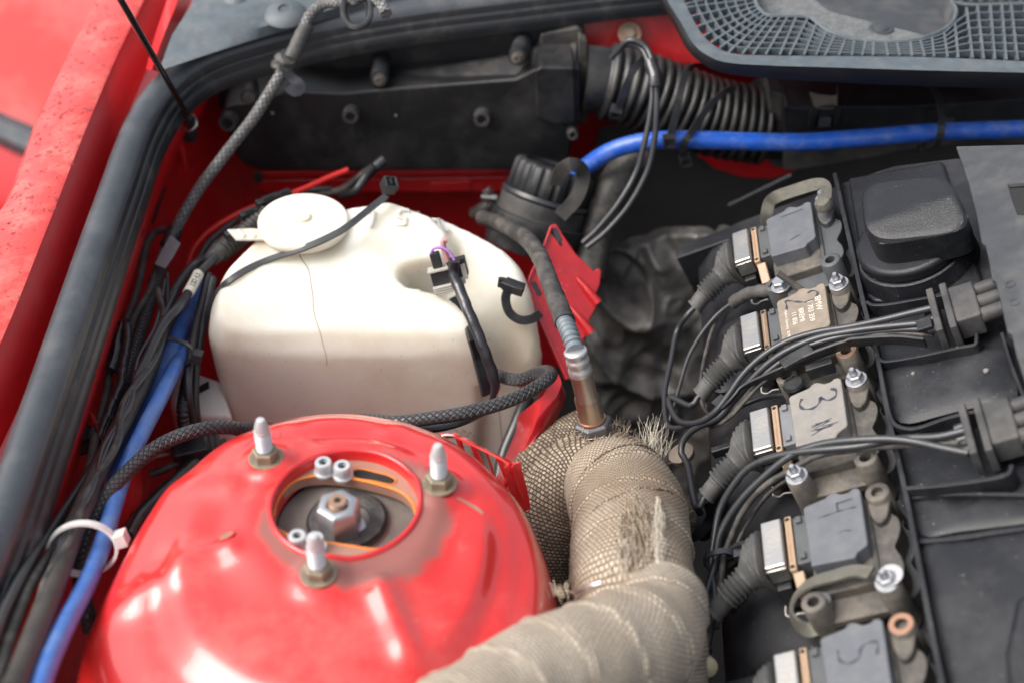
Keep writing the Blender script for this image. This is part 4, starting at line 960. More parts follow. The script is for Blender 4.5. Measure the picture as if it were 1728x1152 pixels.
cable('black_wire', [cc+mx @ V(q) for q in ((.25, 1.2, .3), (.2, 2.3, .35), (.35, 2.75, .35), (.62, 2.65, .35))], .20, 'pinkw', 'short brown pink wire end standing above the plug connector', 'wire')
q_, n_ = hits([(792, 560), (806, 590), (820, 625)], .35)
cable('taped_cable', [cc+mx @ V((.75, 1.3, .75)), P(765, 462, 1.6), P(778, 494, .8), P(790, 525, .2)]+[P(803, 555, -.6), P(816, 588, -1.6), P(828, 620, -2.8), P(835, 645, -3.8), P(834, 662, -4.6), P(826, 685, -5.6)], .40, 'tape_gloss', 'black taped cable falling from the plug connector over the edge of the washer bottle', rf=lambda t, u, d: (1 if t < .8 else 1-.6*(t-.8)/.2)*(1+.05*math.sin(d*5+u*6)), step=.2)
stp = [hit(769, 500, .22)[0], hit(783, 530, .22)[0], hit(795, 562, .25)[0], (P(808, 600, -3.2)), P(818, 640, -4.6), P(824, 665, -5.6)]
tag(MB().strap(stp, 1.0, .3, (.5, -.6, .6)).build('backing_strap', 'plastic', org=stp[0], bevel=.06), 'flat black strap running behind the taped cable down the bottle', 'strap')
# hook strap on the right of the bottle
hk = thing('hook_strap', 'curled black rubber strap with a T end hooked to the red bracket beside the bottle', 'rubber strap', P(868, 490, -1))
MB().tube([P(851, 478, 0), P(868, 485, 0), P(884, 490, -.1)], .42, n=4, prof=[(-.42, -.36), (.42, -.36), (.42, .36), (-.42, .36)], up=(0, 0, 1)).build('t_end', 'plastic', hk, bevel=.08)
MB().strap([P(858, 487, -.2), P(853, 505, -.9), (P(860, 528, -1.8)), P(878, 540, -2.3), P(898, 538, -2.2), P(912, 528, -1.8)], .62, .22, (.2, -.7, .4), step=.2).build('strap_band', 'plastic', hk)
MB().tube([P(848, 470, .3), P(846, 484, -.3)], .30, n=10).build('end_bead', 'plastic', hk)

# ================================================================== LOOMS AND HOSES, LEFT SIDE
G1 = 'cables of the loom along the left wing'
loom = W([(652, 24, 13), (640, 4, 13.3), (618, -8, 13.2), (596, 2, 13), (572, 4, 12.6), (548, 6, 12), (525, 24, 11), (512, 52, 10), (498, 84, 9), (482, 112, 8), (462, 145, 6.8), (430, 196, 4.8), (396, 240, 3.2), (362, 284, 1.8), (334, 322, .4), (310, 362, -.8), (290, 400, -2), (272, 442, -3.2), (258, 480, -4.4)])
lm = thing('braided_loom', 'grey braided wiring loom rising from the harness across the housing to the top edge', 'wiring loom', loom[8])
MB().tube(loom, .44, n=20, step=.25).build('sleeve', 'braid_dusty', lm)
MB().tube(W([(518, 44, 10.2), (508, 62, 9.7), (498, 84, 9), (490, 100, 8.5)]), .56, n=16, step=.2, rf=lambda t, u, d: 1+.03*math.sin(d*9)).build('tape_wrap', 'tape', lm)
MB().tube(W([(486, 96, 8.8), (478, 110, 8), (470, 122, 7.6)]), .78, n=16, step=.12, rf=lambda t, u, d: .85+.25*math.sin(math.pi*t)+.10*math.sin(6.3*u*2+d*8)).build('tape_knot', 'tape', lm)
MB().strap(W([(482, 118, 8), (492, 132, 7.4), (503, 140, 7.2), (508, 150, 6.9), (496, 155, 6.8), (486, 146, 7.1)]), .8, .05, (.3, -.5, .5), step=.2).build('tape_end', 'tape_gloss', lm)
# grommet clip at the top end of the loom
gp = thing('loom_clip', 'black oval loop clip hanging at the upper end of the braided loom', 'clip', P(602, 20, 13))
ovl = [P(602+26*math.cos(a)*(.9), 12+28*math.sin(a)+(8 if math.sin(a) > 0 else 0), 13.2) for a in [2*math.pi*i/28 for i in range(28)]]
MB().tube(ovl, .22, n=8, closed=True, smoothed=True).build('loop', 'plastic', gp)
MB().tube([p+(P(602, 12, 13.2)-p)*.28+V((0, 0, -.3)) for p in ovl], .13, n=8, closed=True, smoothed=True).build('inner_loop', 'plastic', gp)

def PL(x, y, z): return P(x, y, z+(3.4*smst(430, 720, y)+1.6*smst(380, 520, y))*(1-smst(290, 340, x)))
def WL(l): return [PL(*q) for q in l]
cable('loom_branch', WL([(286, 392, -1.7), (276, 388, -1.8), (262, 392, -2.2), (250, 408, -2.8), (243, 432, -3.4), (238, 462, -4), (229, 500, -4.8), (214, 540, -5.4), (196, 580, -6), (186, 620, -6.6), (180, 660, -7), (170, 700, -7), (160, 742, -7)]), .27, 'tape', 'thin taped branch looping out left of the loom beside the red wing', group=None, rf=lambda t, u, d: 1+.06*math.sin(d*4+u*6.3))
MB_ = MB().tube(WL([(296, 388, -1.4), (288, 404, -1.9), (282, 416, -2.3)]), .60, n=14, step=.15, rf=lambda t, u, d: 1+.07*math.sin(d*9+u*12))
MB_.build('tape_knot', 'tape_gloss', lm)
fl = MB().prism(WL([(287, 398, -1.0), (303, 412, -.9), (291, 434, -1.5), (278, 453, -2.1), (261, 446, -2.1), (274, 420, -1.6)]), (.05, .12, -.06)).build('tape_flag', 'tape_grey', lm, bevel=.01)
cable('taped_loom', WL([(276, 440, -3.2), (262, 478, -4), (250, 520, -5), (237, 560, -5.8), (222, 605, -6.4), (208, 650, -6.8), (190, 696, -7), (172, 740, -7), (160, 790, -7)]), .47, 'braid_dark', 'thick dark loom under the silver tape flag running down the left wing', n=16, rf=lambda t, u, d: 1+.04*math.sin(d*3)+.03*math.sin(d*7+u*6))
cable('taped_branch', WL([(262, 462, -3.4), (252, 492, -3.9), (232, 526, -4.6), (220, 552, -5.0), (212, 590, -5.6), (204, 628, -6), (192, 668, -6.4), (178, 706, -6.6), (168, 745, -6.8)]), .26, 'cable_dusty', 'taped branch leaving the loom and passing the flattened black tape end')
tag(MB().strap(WL([(207, 545, -4.6), (212, 548, -4.4), (204, 575, -5.1), (200, 600, -5.6), (192, 625, -6)]), .8, .35, (.4, -.4, .6)).build('tape_end', 'tape_gloss', org=P(207, 545, -4.6), bevel=.05), 'flattened glossy black tape end beside the loom branches', 'tape')
cable('taped_branch', WL([(206, 545, -4.4), (214, 552, -4.3), (214, 580, -4.9), (208, 614, -5.4), (203, 650, -5.8), (190, 680, -6), (180, 705, -6.2), (166, 740, -6.4), (150, 790, -6.4)]), .30, 'tape_gloss', 'crinkled glossy taped branch hanging from the flattened tape end', rf=lambda t, u, d: 1+.12*math.sin(d*6+u*6.3)*math.sin(d*2), step=.15)
cable('thin_cable', WL([(300, 505, -4.4), (276, 545, -5.2), (262, 580, -5.6), (248, 605, -5.8), (234, 640, -6), (212, 690, -6), (190, 730, -5.8), (172, 762, -5.4), (140, 812, -4.4), (100, 872, -3), (58, 935, -1.2), (20, 1005, .6), (0, 1050, 1.6), (-25, 1120, 3)]), .27, 'cable', 'smooth grey black cable running the whole length of the left wing')
cable('thin_cable', WL([(160, 735, -6), (150, 790, -5.4), (128, 850, -4.4), (92, 920, -2.6), (52, 985, -.6), (22, 1060, 1), (-5, 1150, 3)]), .30, 'cable_dusty', 'dusty cable nearest the rubber seal at the lower left')
cable('thin_cable', WL([(216, 690, -7), (186, 750, -6.6), (160, 810, -5.6), (128, 868, -4.6), (110, 905, -4), (92, 940, -3.4), (76, 985, -2.6), (62, 1060, -1), (40, 1152, 1)]), .24, 'cable', 'thin black cable passing under the white cable tie')
rw = random.Random(21)
for k in range(4):
    o1, o2 = rw.uniform(-16, 30), rw.uniform(-22, 26)
    pts_ = [(300-rw.uniform(0, 34), 470+rw.uniform(-20, 30), -2.6), (268+o1*.6, 548, -3.8), (240+o1, 610, -4.4), (210+o2, 680, -4.6), (182+o1*.8, 752, -4.0), (148+o2*.7, 830, -2.8), (112+o1*.7, 905, -1.6), (78+o2*.6, 980, -.2), (48+o1*.5, 1070, 1.4), (22+o2*.4, 1170, 3)]
    cable('harness_wire', WL(pts_), rw.choice((.14, .17, .2, .24)), rw.choice(('cable', 'tape_gloss', 'cable_dusty')), ('thinnest', 'slim', 'limp', 'crooked', 'loose', 'outermost')[k]+' of the tangled black wires running down with the harness along the left wing', 'wire', 'tangled thin harness wires', n=8)
# LSD marked cable
lsd = WL([(364, 432, -.4), (350, 448, -.6), (334, 464, -.9), (318, 494, -1.4), (300, 520, -2), (281, 540, -2.6), (266, 566, -3.2), (250, 600, -3.9), (236, 628, -4.5), (228, 640, -4.9), (226, 662, -6.5)])
lc = thing('marked_cable', 'black cable with a white printed marker sleeve beside the washer bottle', 'cable', lsd[2])
MB().tube(lsd, .33, n=14).build('sheath', 'cable', lc)
ls = [lsd[2]+(lsd[3]-lsd[2])*-.05, (lsd[2]+lsd[3])/2+V((.02, 0, 0)), lsd[3]+(lsd[3]-lsd[2])*.06]
sl_ = MB().tube(ls, .40, n=16).build('marker_sleeve', 'label', lc)
tdir = (lsd[2]-lsd[3]).normalized(); vdir = (CAM-lsd[2]).normalized(); ydir = vdir.cross(tdir).normalized(); nd = tdir.cross(ydir)
textmesh('marker_text', 'LSD 4.3', .50, 'black_ink', basis(tdir, ydir, (lsd[2]+lsd[3])/2+nd*.405-lsd[2]), sl_, extrude=.012)
cable('thick_cable', WL([(362, 440, -1), (345, 438, -1.2), (325, 450, -1.8), (306, 474, -2.8), (290, 500, -3.8), (276, 525, -4.8), (270, 540, -5.4)]), .36, 'cable', 'thick black cable bowing out left of the marked cable')
cable('brown_hose', WL([(300, 520, -7), (283, 556, -6.8), (262, 600, -6.4), (238, 650, -6), (208, 710, -5.4), (178, 770, -4.6), (150, 832, -3.6), (126, 890, -2.6), (104, 950, -1.4), (74, 1030, .2), (44, 1110, 1.8), (20, 1170, 3)]), .60, 'brown_hose', 'dull brown black hose running down beside the blue hoses', 'hose', n=20)
cable('blue_pipe', WL([(352, 520, -7), (330, 556, -6.8), (302, 606, -6.4), (272, 668, -6), (240, 730, -5.6), (212, 790, -5), (190, 860, -4.2), (172, 920, -3.2), (146, 985, -2), (112, 1050, -.2), (80, 1120, 1.4), (60, 1180, 2.4)]), .52, 'blue_soft', 'thick blue hose running down the left side of the strut tower', 'hose', 'blue hoses at the left', n=20)
cable('blue_pipe', WL([(352, 470, -5.6), (330, 505, -5.8), (310, 545, -6), (290, 590, -6.6), (270, 640, -7.4), (236, 720, -7.8), (200, 790, -7.4), (176, 840, -7)]), .62, 'blue_dull', 'dusty paler blue hose behind the thick blue hose', 'hose', n=18)
zip_tie('cable_tie', PL(282, 596, -5.8), (PL(262, 640, -6)-PL(300, 555, -6)).normalized(), 1.75, 1.1, 'dusty black cable tie round the brown hose and the blue hose', ref=(1, .1, 0), wd=.45, head=-12, hs=.7)
zip_tie('white_cable_tie', PL(140, 925, -2.4), (PL(110, 990, -1)-PL(168, 860, -4)).normalized(), 1.85, 1.55, 'white cable tie round the loom and hoses beside the strut tower', ref=(1, .1, .1), wd=.5, th=.16, head=8, mat='white', hs=.7)
cable('side_cable', WL([(352, 462, -1.2), (343, 500, -2), (332, 545, -3), (322, 595, -4.2), (317, 650, -5.6), (322, 700, -7), (330, 740, -8.5)]), .30, 'cable', 'left one of the two cables hanging close along the washer bottle', n=12)
cable('side_cable', WL([(360, 470, -1.4), (350, 510, -2.2), (341, 555, -3.2), (332, 610, -4.6), (329, 660, -6), (332, 705, -7.2), (340, 745, -8.6)]), .30, 'cable', 'right one of the two cables hanging close along the washer bottle', n=12)
cable('ribbed_conduit', WL([(325, 610, -7), (314, 650, -7.4), (308, 690, -8), (312, 730, -9)]), .38, 'plastic', 'short black ribbed conduit below the white bracket', 'conduit', n=14, step=.06, rf=lambda t, u, d: 1+.12*math.sin(d*22))
# conduit and small plugs behind the filler cap
cable('conduit', W([(452, 362, -.6), (430, 378, -.8), (408, 398, -1), (388, 414, -1), (370, 428, -1)]), .72, 'cable_dusty', 'corrugated conduit squeezed between the wing and the bottle cap', 'conduit', n=18, step=.07, rf=lambda t, u, d: 1+.09*math.sin(d*16))
MB_ = MB().tube(W([(372, 424, -.8), (364, 432, -.9), (356, 442, -1.2)]), .62, n=14, step=.1, rf=lambda t, u, d: 1.05-.25*t+.08*math.sin(u*19+d*6))
tag(MB_.build('cable_boot', 'boot', org=P(364, 432, -1)), 'rubber boot where the cables leave the conduit', 'cable boot')
for i, (x, y, z, sx, lab) in enumerate([(392, 396, .6, 1.1, 'black clip on the conduit beside the pull tab of the cap'), (420, 362, -.2, 1.5, 'small black plug under the red cable left of the bottle cap'), (452, 340, -.2, 1.9, 'larger black plug behind the bottle cap on the red cable'), (478, 331, -.6, 1.3, 'little black clip behind the bottle cap at the far end')]):
    c_ = P(x, y, z); m_ = basis(V((.75, .62, 0)), V((-.6, .75, .1))).to_3x3(); tt = thing('plug', lab, 'plug', c_)
    MB().box(c_, (sx, .62, .7), m_).build('plug_body', 'plastic', tt, bevel=.08)
    MB().box(c_+m_ @ V((0, 0, .38)), (sx*.5, .35, .16), m_).build('plug_latch', 'plastic', tt, bevel=.03)
cable('red_cable', W([(588, 287, -1.2), (555, 300, -1.6), (520, 316, -2), (480, 332, -2.4), (440, 346, -2.6), (405, 360, -2.8), (372, 378, -3.2), (345, 398, -3.8), (325, 424, -4.6), (314, 455, -5.6)]), .25, 'red_plain', 'bright red cable curving behind the bottle cap', 'cable')
cable('black_cable', W([(560, 318, -2.6), (520, 322, -2.8), (480, 330, -2.8), (430, 350, -3), (385, 382, -3.4), (350, 412, -4), (330, 450, -5)]), .22, 'cable', 'thin black cable beside the red cable behind the bottle cap')
cable('black_cable', W([(400, 384, -2), (380, 400, -1.6), (362, 412, -1.4), (352, 428, -1.6), (340, 440, -2)]), .18, 'cable', 'thin black cable curling at the conduit boot')
# dark braided hose running round the tower
bl = W([(470, 724, -5), (430, 721, -2.5), (405, 722, -.8), (370, 720, .4), (330, 726, 1), (290, 740, 1.2), (255, 760, 1.2), (220, 790, 1.1), (190, 822, 1), (165, 862, .8), (146, 905, .6), (136, 950, .3), (137, 990, 0), (147, 1030, -.8), (152, 1062, -2)])
cable('braided_cable', bl, .44, 'braid_dark', 'dark braided cable bending down left of the strut tower', n=20, step=.25)
br_ = W([(560, 712, -3), (620, 708, -1.5), (665, 712, -.6), (720, 706, -.2), (780, 697, .1), (840, 682, .2), (885, 664, .1), (918, 644, -.1), (930, 632, -.5), (922, 626, -1.2), (904, 630, -2.2), (880, 640, -3.2), (856, 638, -4), (838, 632, -4.6)])
cable('braided_cable', br_, .44, 'braid_dark', 'dark braided cable hooking round in front of the washer bottle to the right', n=20, step=.25)
cable('taped_wire', W([(650, 722, -1.4), (700, 724, -1.6), (740, 722, -1.8), (772, 714, -2), (795, 705, -2.4), (820, 692, -3)]), .26, 'tape_gloss', 'thin taped wire just below the braided cable in front of the bottle', 'wire')
# odds and ends in the gap between hoses and tower
cable('gap_cable', W([(214, 905, -6), (232, 872, -6.6), (258, 845, -7), (290, 815, -7.4), (330, 780, -8)]), .45, 'tape_gloss', 'black taped cable low in the gap beside the strut tower', n=12, rf=lambda t, u, d: 1+.06*math.sin(d*5+u*6))
cable('gap_cable', W([(252, 800, -8), (290, 786, -8), (330, 762, -8.5), (380, 745, -9)]), .28, 'cable_dusty', 'grey cable low in the gap under the braided cable', n=10)
cable('copper_pipe', W([(245, 780, -8), (262, 770, -7.8), (285, 766, -8), (310, 760, -9)]), .16, 'rust', 'thin rusty pipe low in the gap under the braided cable', 'pipe', n=10)
gc_ = thing('gap_connector', 'black connector block deep in the gap behind the braided cable', 'connector', P(330, 755, -8))
MB().box(P(322, 764, -8), (2.4, 1.6, 1.6), basis(V((.9, .3, 0)), V((-.3, .9, 0))).to_3x3()).build('plug_body', 'plastic', gc_, bevel=.15)
MB().lathe([(.9, 0), (1.0, .1), (.8, .3), (1.0, .5), (.8, .7), (1, .9), (.7, 1.1)], P(345, 752, -8), (1, .3, 0), 16).build('plug_boot', 'boot', gc_)
cl_ = thing('wing_clip', 'black cable clip at the foot of the thin looms beside the wing', 'clip', P(143, 745, -1))
MB().box(P(143, 742, -2.6), (1.3, 1.3, 1.5), basis(V((.9, .4, 0)), V((-.4, .9, 0))).to_3x3()).build('clip_body', 'cable_dusty', cl_, bevel=.2)
MB().box(P(160, 738, -1.8), (.5, 1.2, 1.2)).build('clip_jaw', 'tape', cl_, bevel=.15)
MB().add([V((-26, -40, -14)), V((-14, -40, -14)), V((-14, 6, -13)), V((-26, 6, -13))], [(0, 1, 2, 3)])
# gas strut of the bonnet
rod = thing('gas_strut', 'slim black strut running down from the top left to its ball end on the wing', 'gas strut', P(318, 205, 4))
ra = P(322, 205, 3.5); rb = PD(186, -30, 86)
MB().tube([ra, rb], .23, n=16).build('rod', 'rod', rod)
dz_ = (rb-ra).normalized()
MB().lathe([(.42, -.4), (.45, 0), (.42, .6), (.3, .9)], ra, dz_, 16).build('ball_socket', 'plastic', rod)
MB().tube(W([(312, 195, 3.4), (326, 196, 3.8), (332, 212, 3.4), (318, 222, 3), (308, 212, 3), (312, 196, 3.4)]), .10, n=8).build('spring_clip', 'steel', rod)
MB().lathe([(.5, 0), (.5, .25), (.25, .3), (.25, .9)], P(322, 226, 1.6), (0, -.1, 1), 16).build('ball_stud', 'plastic', rod)
MB().box(P(322, 228, 1.2), (.9, 1.2, .8)).build('stud_plate', 'plastic', rod, bevel=.1)
hgr = thing('strut_bracket', 'small red bracket carrying the ball end of the gas strut on the wing', 'bracket', P(315, 240, 1))
MB().tube(W([(298, 205, 2.6), (298, 226, 1.6), (306, 250, .2), (311, 274, -1.4), (313, 286, -2.2)]), .35, n=12, rf=lambda t, u, d: 1-.5*t).build('bracket_edge', 'red', hgr)

# ================================================================== RED BRACKETS AND SENSOR
def plane3(a, b, c):
    n = (b-a).cross(c-a).normalized(); return a, n
def on_plane(pl, x, y, off=0):
    a, n = pl; d = ray(x, y); t = (a+n*off-CAM).dot(n)/d.dot(n); return CAM+d*t
plB = plane3(P(932, 380, .5), P(1012, 470, -2.5), P(950, 640, -7))
rbk = thing('red_bracket', 'angled red sheet metal bracket behind the oxygen sensor with two rubber plugs', 'bracket', P(950, 500, -3))
out_ = [(931, 379), (939, 378), (950, 396), (972, 428), (990, 446), (1003, 458), (1010, 452), (1015, 456), (1013, 480), (1005, 500), (1009, 512), (1004, 524), (996, 538), (994, 556), (988, 568), (980, 582), (978, 600), (964, 640), (956, 640), (940, 604), (912, 545), (895, 508), (889, 490), (893, 470), (914, 425)]
nB = plB[1] if plB[1].dot(CAM) > 0 else -plB[1]
MB().prism([on_plane(plB, x, y) for x, y in out_], nB*-.26).build('sheet', 'red_chip', rbk, bevel=.10, tri=True)
for a, b in (((974, 470), (1008, 512)), ((962, 518), (996, 562))):
    pa_, pb_ = on_plane(plB, *a, off=0), on_plane(plB, *b, off=0)
    MB().tube([pa_, pa_.lerp(pb_, .5)+nB*.18, pb_+nB*.12], .34, n=12, rf=lambda t, u, d: .45+.65*t).build('pressed_ridge', 'red', rbk)
fe_ = [on_plane(plB, x, y, .0) for x, y in ((930, 382), (914, 424), (893, 470), (890, 490), (896, 508), (912, 545), (940, 604), (956, 640))]
MB().strap(fe_, .5, .16, (nB.cross(V((0, .5, 1)))).normalized(), step=.3).build('folded_edge', 'red_chip', rbk, bevel=.04)
for (x, y) in ((940, 397), (905, 488)):
    q = on_plane(plB, x, y, .12); dx_ = (on_plane(plB, x+6, y+12, .12)-q).normalized(); m_ = basis(dx_, nB.cross(dx_)).to_3x3()
    t = MB().box(q, (1.15, .42, .34), m_).build('rubber_plug', 'cable', rbk, bevel=.1)
MB().prism([on_plane(plB, x, y, .004) for x, y in ((930, 386), (942, 400), (950, 414), (946, 417), (936, 402), (928, 392))], nB*.01).build('slot_edge', 'dark', rbk)
# long red strut going down
st = thing('red_strut', 'chipped red sheet metal stay running down between the bottle and the wrapped exhaust', 'stay', P(900, 720, -6))
ed = W([(940, 632, -3.8), (944, 652, -4.3), (924, 694, -5.4), (896, 750, -6.8), (866, 806, -8.2)])
wl = W([(916, 668, -4.6), (914, 690, -5.2), (902, 722, -6), (876, 782, -7.8), (852, 832, -9.4)])
lo = [p+V((-1.6, .8, -2.6)) for p in wl]
strip([[p+V((.3, 0, -1.2)) for p in ed], ed, wl, lo], 'stay_channel', 'red_chip', st, sub=6, thick=.15, ang=40)
MB().tube([p+V((0, 0, .02)) for p in wl], .045, n=6).build('bare_edge', 'alu', st)
strip([W([(845, 640, -7), (880, 662, -8)]), W([(900, 640, -6), (920, 668, -7)]), W([(930, 655, -7), (940, 700, -9)])], 'gusset', 'red_dirty', st, sub=4)
cable('black_hose', W([(890, 670, -7), (872, 715, -8), (850, 770, -9.5), (840, 830, -11)]), .5, 'cable', 'black hose squeezed behind the chipped red stay', 'hose', n=14)
# perforated bracket behind the tower
pb = thing('perforated_bracket', 'thin red perforated bracket just behind the strut tower', 'bracket', P(820, 770, 0))
fr_ = [P(x, y, z) for x, y, z in ((748, 736, 2.3), (770, 735, 2.6), (800, 750, 2.9), (845, 772, 3.2), (864, 783, 3.3))]
dn_ = V((.25, -.1, -1))
def pan(i, j, name): pass
topE = crom(fr_, .3)
th_ = V((.12, .14, 0))
# top flange, holes left open: frame pieces
def bar(a, b, w_, name='bracket_bar'): MB().strap([a, a.lerp(b, .5), b], w_, .14, (b-a).cross(dn_).normalized()).build(name, 'red', pb)
MB().strap(topE, .55, .12, (-.4, .7, .2), step=.3).build('top_flange', 'red', pb)
lowE = [p+dn_*2.4 for p in fr_]
MB().strap(crom(lowE, .3), .5, .12, (-.4, .7, .2)).build('lower_flange', 'red', pb)
for k, f in enumerate((0, .18, .42, .62, .80, 1.0)):
    a = at_len(topE, f); b = at_len(crom(lowE, .3), f+(.06 if k in (2, 4) else 0) if f < .9 else 1)
    bar(a, b, .42 if k not in (0, 1) else .9)
MB().strap(W([(864, 783, 3.3), (868, 800, 2.6), (876, 830, 1.2), (882, 862, -.2)]), .14, 1.0, (1, .4, .1)).build('side_flange', 'red', pb)
MB().strap(W([(864, 783, 3.3), (858, 800, 2.6), (852, 824, 1.4), (858, 836, .8)]), .35, .12, (1, .2, .1)).build('side_flange', 'red', pb)

# ------------------------------------------------ wrapped exhaust
def wrapped(name, pts, r, mat, label, pitch=3.2, amp=.035, rfx=None, n=72, phase=0, seam='wrap_dark'):
    t = thing(name, label, 'exhaust pipe', pts[len(pts)//2])
    c = crom([V(p) for p in pts], .22)
    def rf(tt, u, d):
        s_ = (d/pitch+u+phase) % 1.0
        lump = 1+.014*math.sin(d*1.1+u*9)+.010*math.sin(d*2.3-u*17+2)
        return (rfx(tt) if rfx else 1)*lump*(1+amp*(s_-.5)*(1-smst(.96, 1, s_)*1)+amp*.5*smst(.90, .97, s_)*(1-smst(.985, 1, s_)))
    o = MB().tube(c, r, n=n, smoothed=True, rf=rf).build('wrap_sleeve', mat, t, ang=180)
    return t, c
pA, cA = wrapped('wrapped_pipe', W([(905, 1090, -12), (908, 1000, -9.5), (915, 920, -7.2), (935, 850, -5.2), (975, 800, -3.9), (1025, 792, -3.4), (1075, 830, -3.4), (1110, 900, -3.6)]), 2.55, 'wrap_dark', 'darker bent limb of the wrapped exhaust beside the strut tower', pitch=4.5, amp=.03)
pB_, cB = wrapped('wrapped_pipe', W([(980, 815, -7), (1035, 822, -3.2), (1064, 880, -1.6), (1064, 950, -.4), (1072, 1015, -.3), (1084, 1090, -1.8), (1090, 1200, -4)]), 3.35, 'wrap', 'broad wrapped exhaust pipe with a torn frayed patch', pitch=3.4, amp=.035, rfx=lambda t: .80+.24*smst(0, .4, t), phase=.3)
pC, cC = wrapped('wrapped_pipe', W([(1118, 1010, .8), (1100, 1062, 1.6), (1050, 1100, 2.6), (980, 1125, 3.6), (900, 1158, 4.4), (830, 1200, 5), (750, 1250, 5.6)]), 2.95, 'wrap_pale', 'pale out of focus wrapped pipe along the bottom edge', pitch=2.9, amp=.05, rfx=lambda t: .86+.20*smst(0, .35, t)-.10*smst(.4, 1, t))
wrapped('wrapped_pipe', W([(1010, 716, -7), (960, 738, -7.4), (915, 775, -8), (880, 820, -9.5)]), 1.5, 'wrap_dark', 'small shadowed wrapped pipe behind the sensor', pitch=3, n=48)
# stitched wrap edges: thin dark cord following the overlaps
def edge_cord(c, r, t, pts01, rr=.07, mat='wrap_dark', name='wrap_edge'):
    """pts01: (fraction along, angle) on the sleeve"""
    q = []
    n = len(c)
    for f, a in pts01:
        i = int(f*(n-1)); tan_ = (c[min(n-1, i+1)]-c[max(0, i-1)]).normalized()
        vd = (CAM-c[i]).normalized(); vd = (vd-tan_*vd.dot(tan_)).normalized(); sd_ = tan_.cross(vd)
        q.append(c[i]+(vd*math.cos(a)+sd_*math.sin(a))*r)
    MB().tube(q, rr, n=6, step=.12, rf=lambda t_, u, d: 1+.45*math.sin(d*24)).build(name, mat, t)
def frac(c, x, y):
    n = len(c); return min(range(n), key=lambda i: (864+K*((c[i]-CAM).x/((c[i]-CAM).dot(F)))-x)**2+(576-K*((c[i]-CAM).dot(U)/((c[i]-CAM).dot(F)))-y)**2)/(n-1)
for y0, y1 in ((850, 800), (935, 890), (1000, 960)):
    fa, fb = frac(cB, 1040, y0+15), frac(cB, 1090, y1)
    edge_cord(cB, 3.42, pB_, [(fa+(fb-fa)*k/10, 1.45-(2.3 if y0 > 860 else 2.9)*k/10) for k in range(11)])
edge_cord(cB, 3.1, pB_, [(.10+.16*k/10, 1.5-2.9*k/10) for k in range(11)], .10)
# sensor boss wrap lumps and fibres
def fibres(name, parent, spots, n, ln, mat, r=.02, up=V((0, 0, 1)), spread=.6, seed=1):
    rr = random.Random(seed); mb = MB()
    for _ in range(n):
        p, d0 = rr.choice(spots); p = p+V((rr.gauss(0, .25), rr.gauss(0, .25), rr.gauss(0, .1)))
        d = (d0+V((rr.gauss(0, spread), rr.gauss(0, spread), rr.gauss(0, spread)*.6))).normalized(); L_ = ln*rr.uniform(.35, 1.1)
        b = p+d*L_*.5+V((rr.gauss(0, .05*ln), rr.gauss(0, .05*ln), 0)); e = p+d*L_+V((rr.gauss(0, .12*ln), rr.gauss(0, .12*ln), rr.gauss(0, .10*ln)))
        mb.tube([p, b, e], r*rr.uniform(.6, 1.3), n=4, step=ln*.25, rf=lambda t, u, d: 1-.6*t)
    return mb.build(name, mat, parent, kind='stuff', ang=180)
M['fibre'] = pm('frayed_fibre', (.46, .38, .28), .6, mot=.3, mscale=3)
M['fibre_pale'] = pm('pale_frayed_fibre', (.66, .60, .50), .6, mot=.2, mscale=3)
M['fibre_dark'] = pm('scorched_fibre', (.11, .075, .048), .7, mot=.3, mscale=3)
fibres('frayed_end', pA, [(P(1040+14*k, 722+12*k, -.8-.3*k), V((.25, .35, .85))) for k in range(6)], 170, .8, 'fibre', .013, spread=.55, seed=3)
fibres('frayed_end', pA, [(P(1098, 752, -1.0), V((0, .5, 1))), (P(1112, 772, -1.4), V((.15, .45, 1)))], 80, 1.8, 'fibre_pale', .014, spread=.16, seed=4)
fibres('frayed_end', pA, [(P(990+18*k, 738+2*k, -.9), V((.1*(k-1), -.2, .9))) for k in range(3)], 60, .6, 'fibre', .03, spread=.9, seed=5)
# torn patch on the broad pipe
def on_pipe(c, r, x, y, lift=0):
    d = ray(x, y).normalized(); A = np.array([tuple(p) for p in c]); k = 20.; dn = np.array(tuple(d)); c0 = np.array(tuple(CAM))
    ks = np.arange(30, 130, .12); pts = c0+ks[:, None]*dn
    dist = np.sqrt(((pts[:, None, :]-A[None, ::3, :])**2).sum(2)); m_ = dist.min(1); ok = np.where(m_ < r+lift)[0]
    i = ok[0] if len(ok) else int(m_.argmin()); j = int(dist[i].argmin())*3
    return V(tuple(pts[i])), c[min(j, len(c)-1)]
rr = random.Random(9)
sore = []
for k in range(15):
    v_ = -1+2*k/14; hw = 17*math.sqrt(max(.02, 1-v_*v_))*(1+.25*math.sin(k*2.1)); yy = 905+v_*58; xx = 1072+v_*7
    sore.append([on_pipe(cB, 3.56, xx+hw*u_+rr.gauss(0, 1.5), yy)[0] for u_ in (-1, -.5, 0, .5, 1)])
MB().add([p for r_ in sore for p in r_], loft_faces(15, 5, 0, False)).build('scorched_patch', 'fibre_dark', pB_, ang=180)
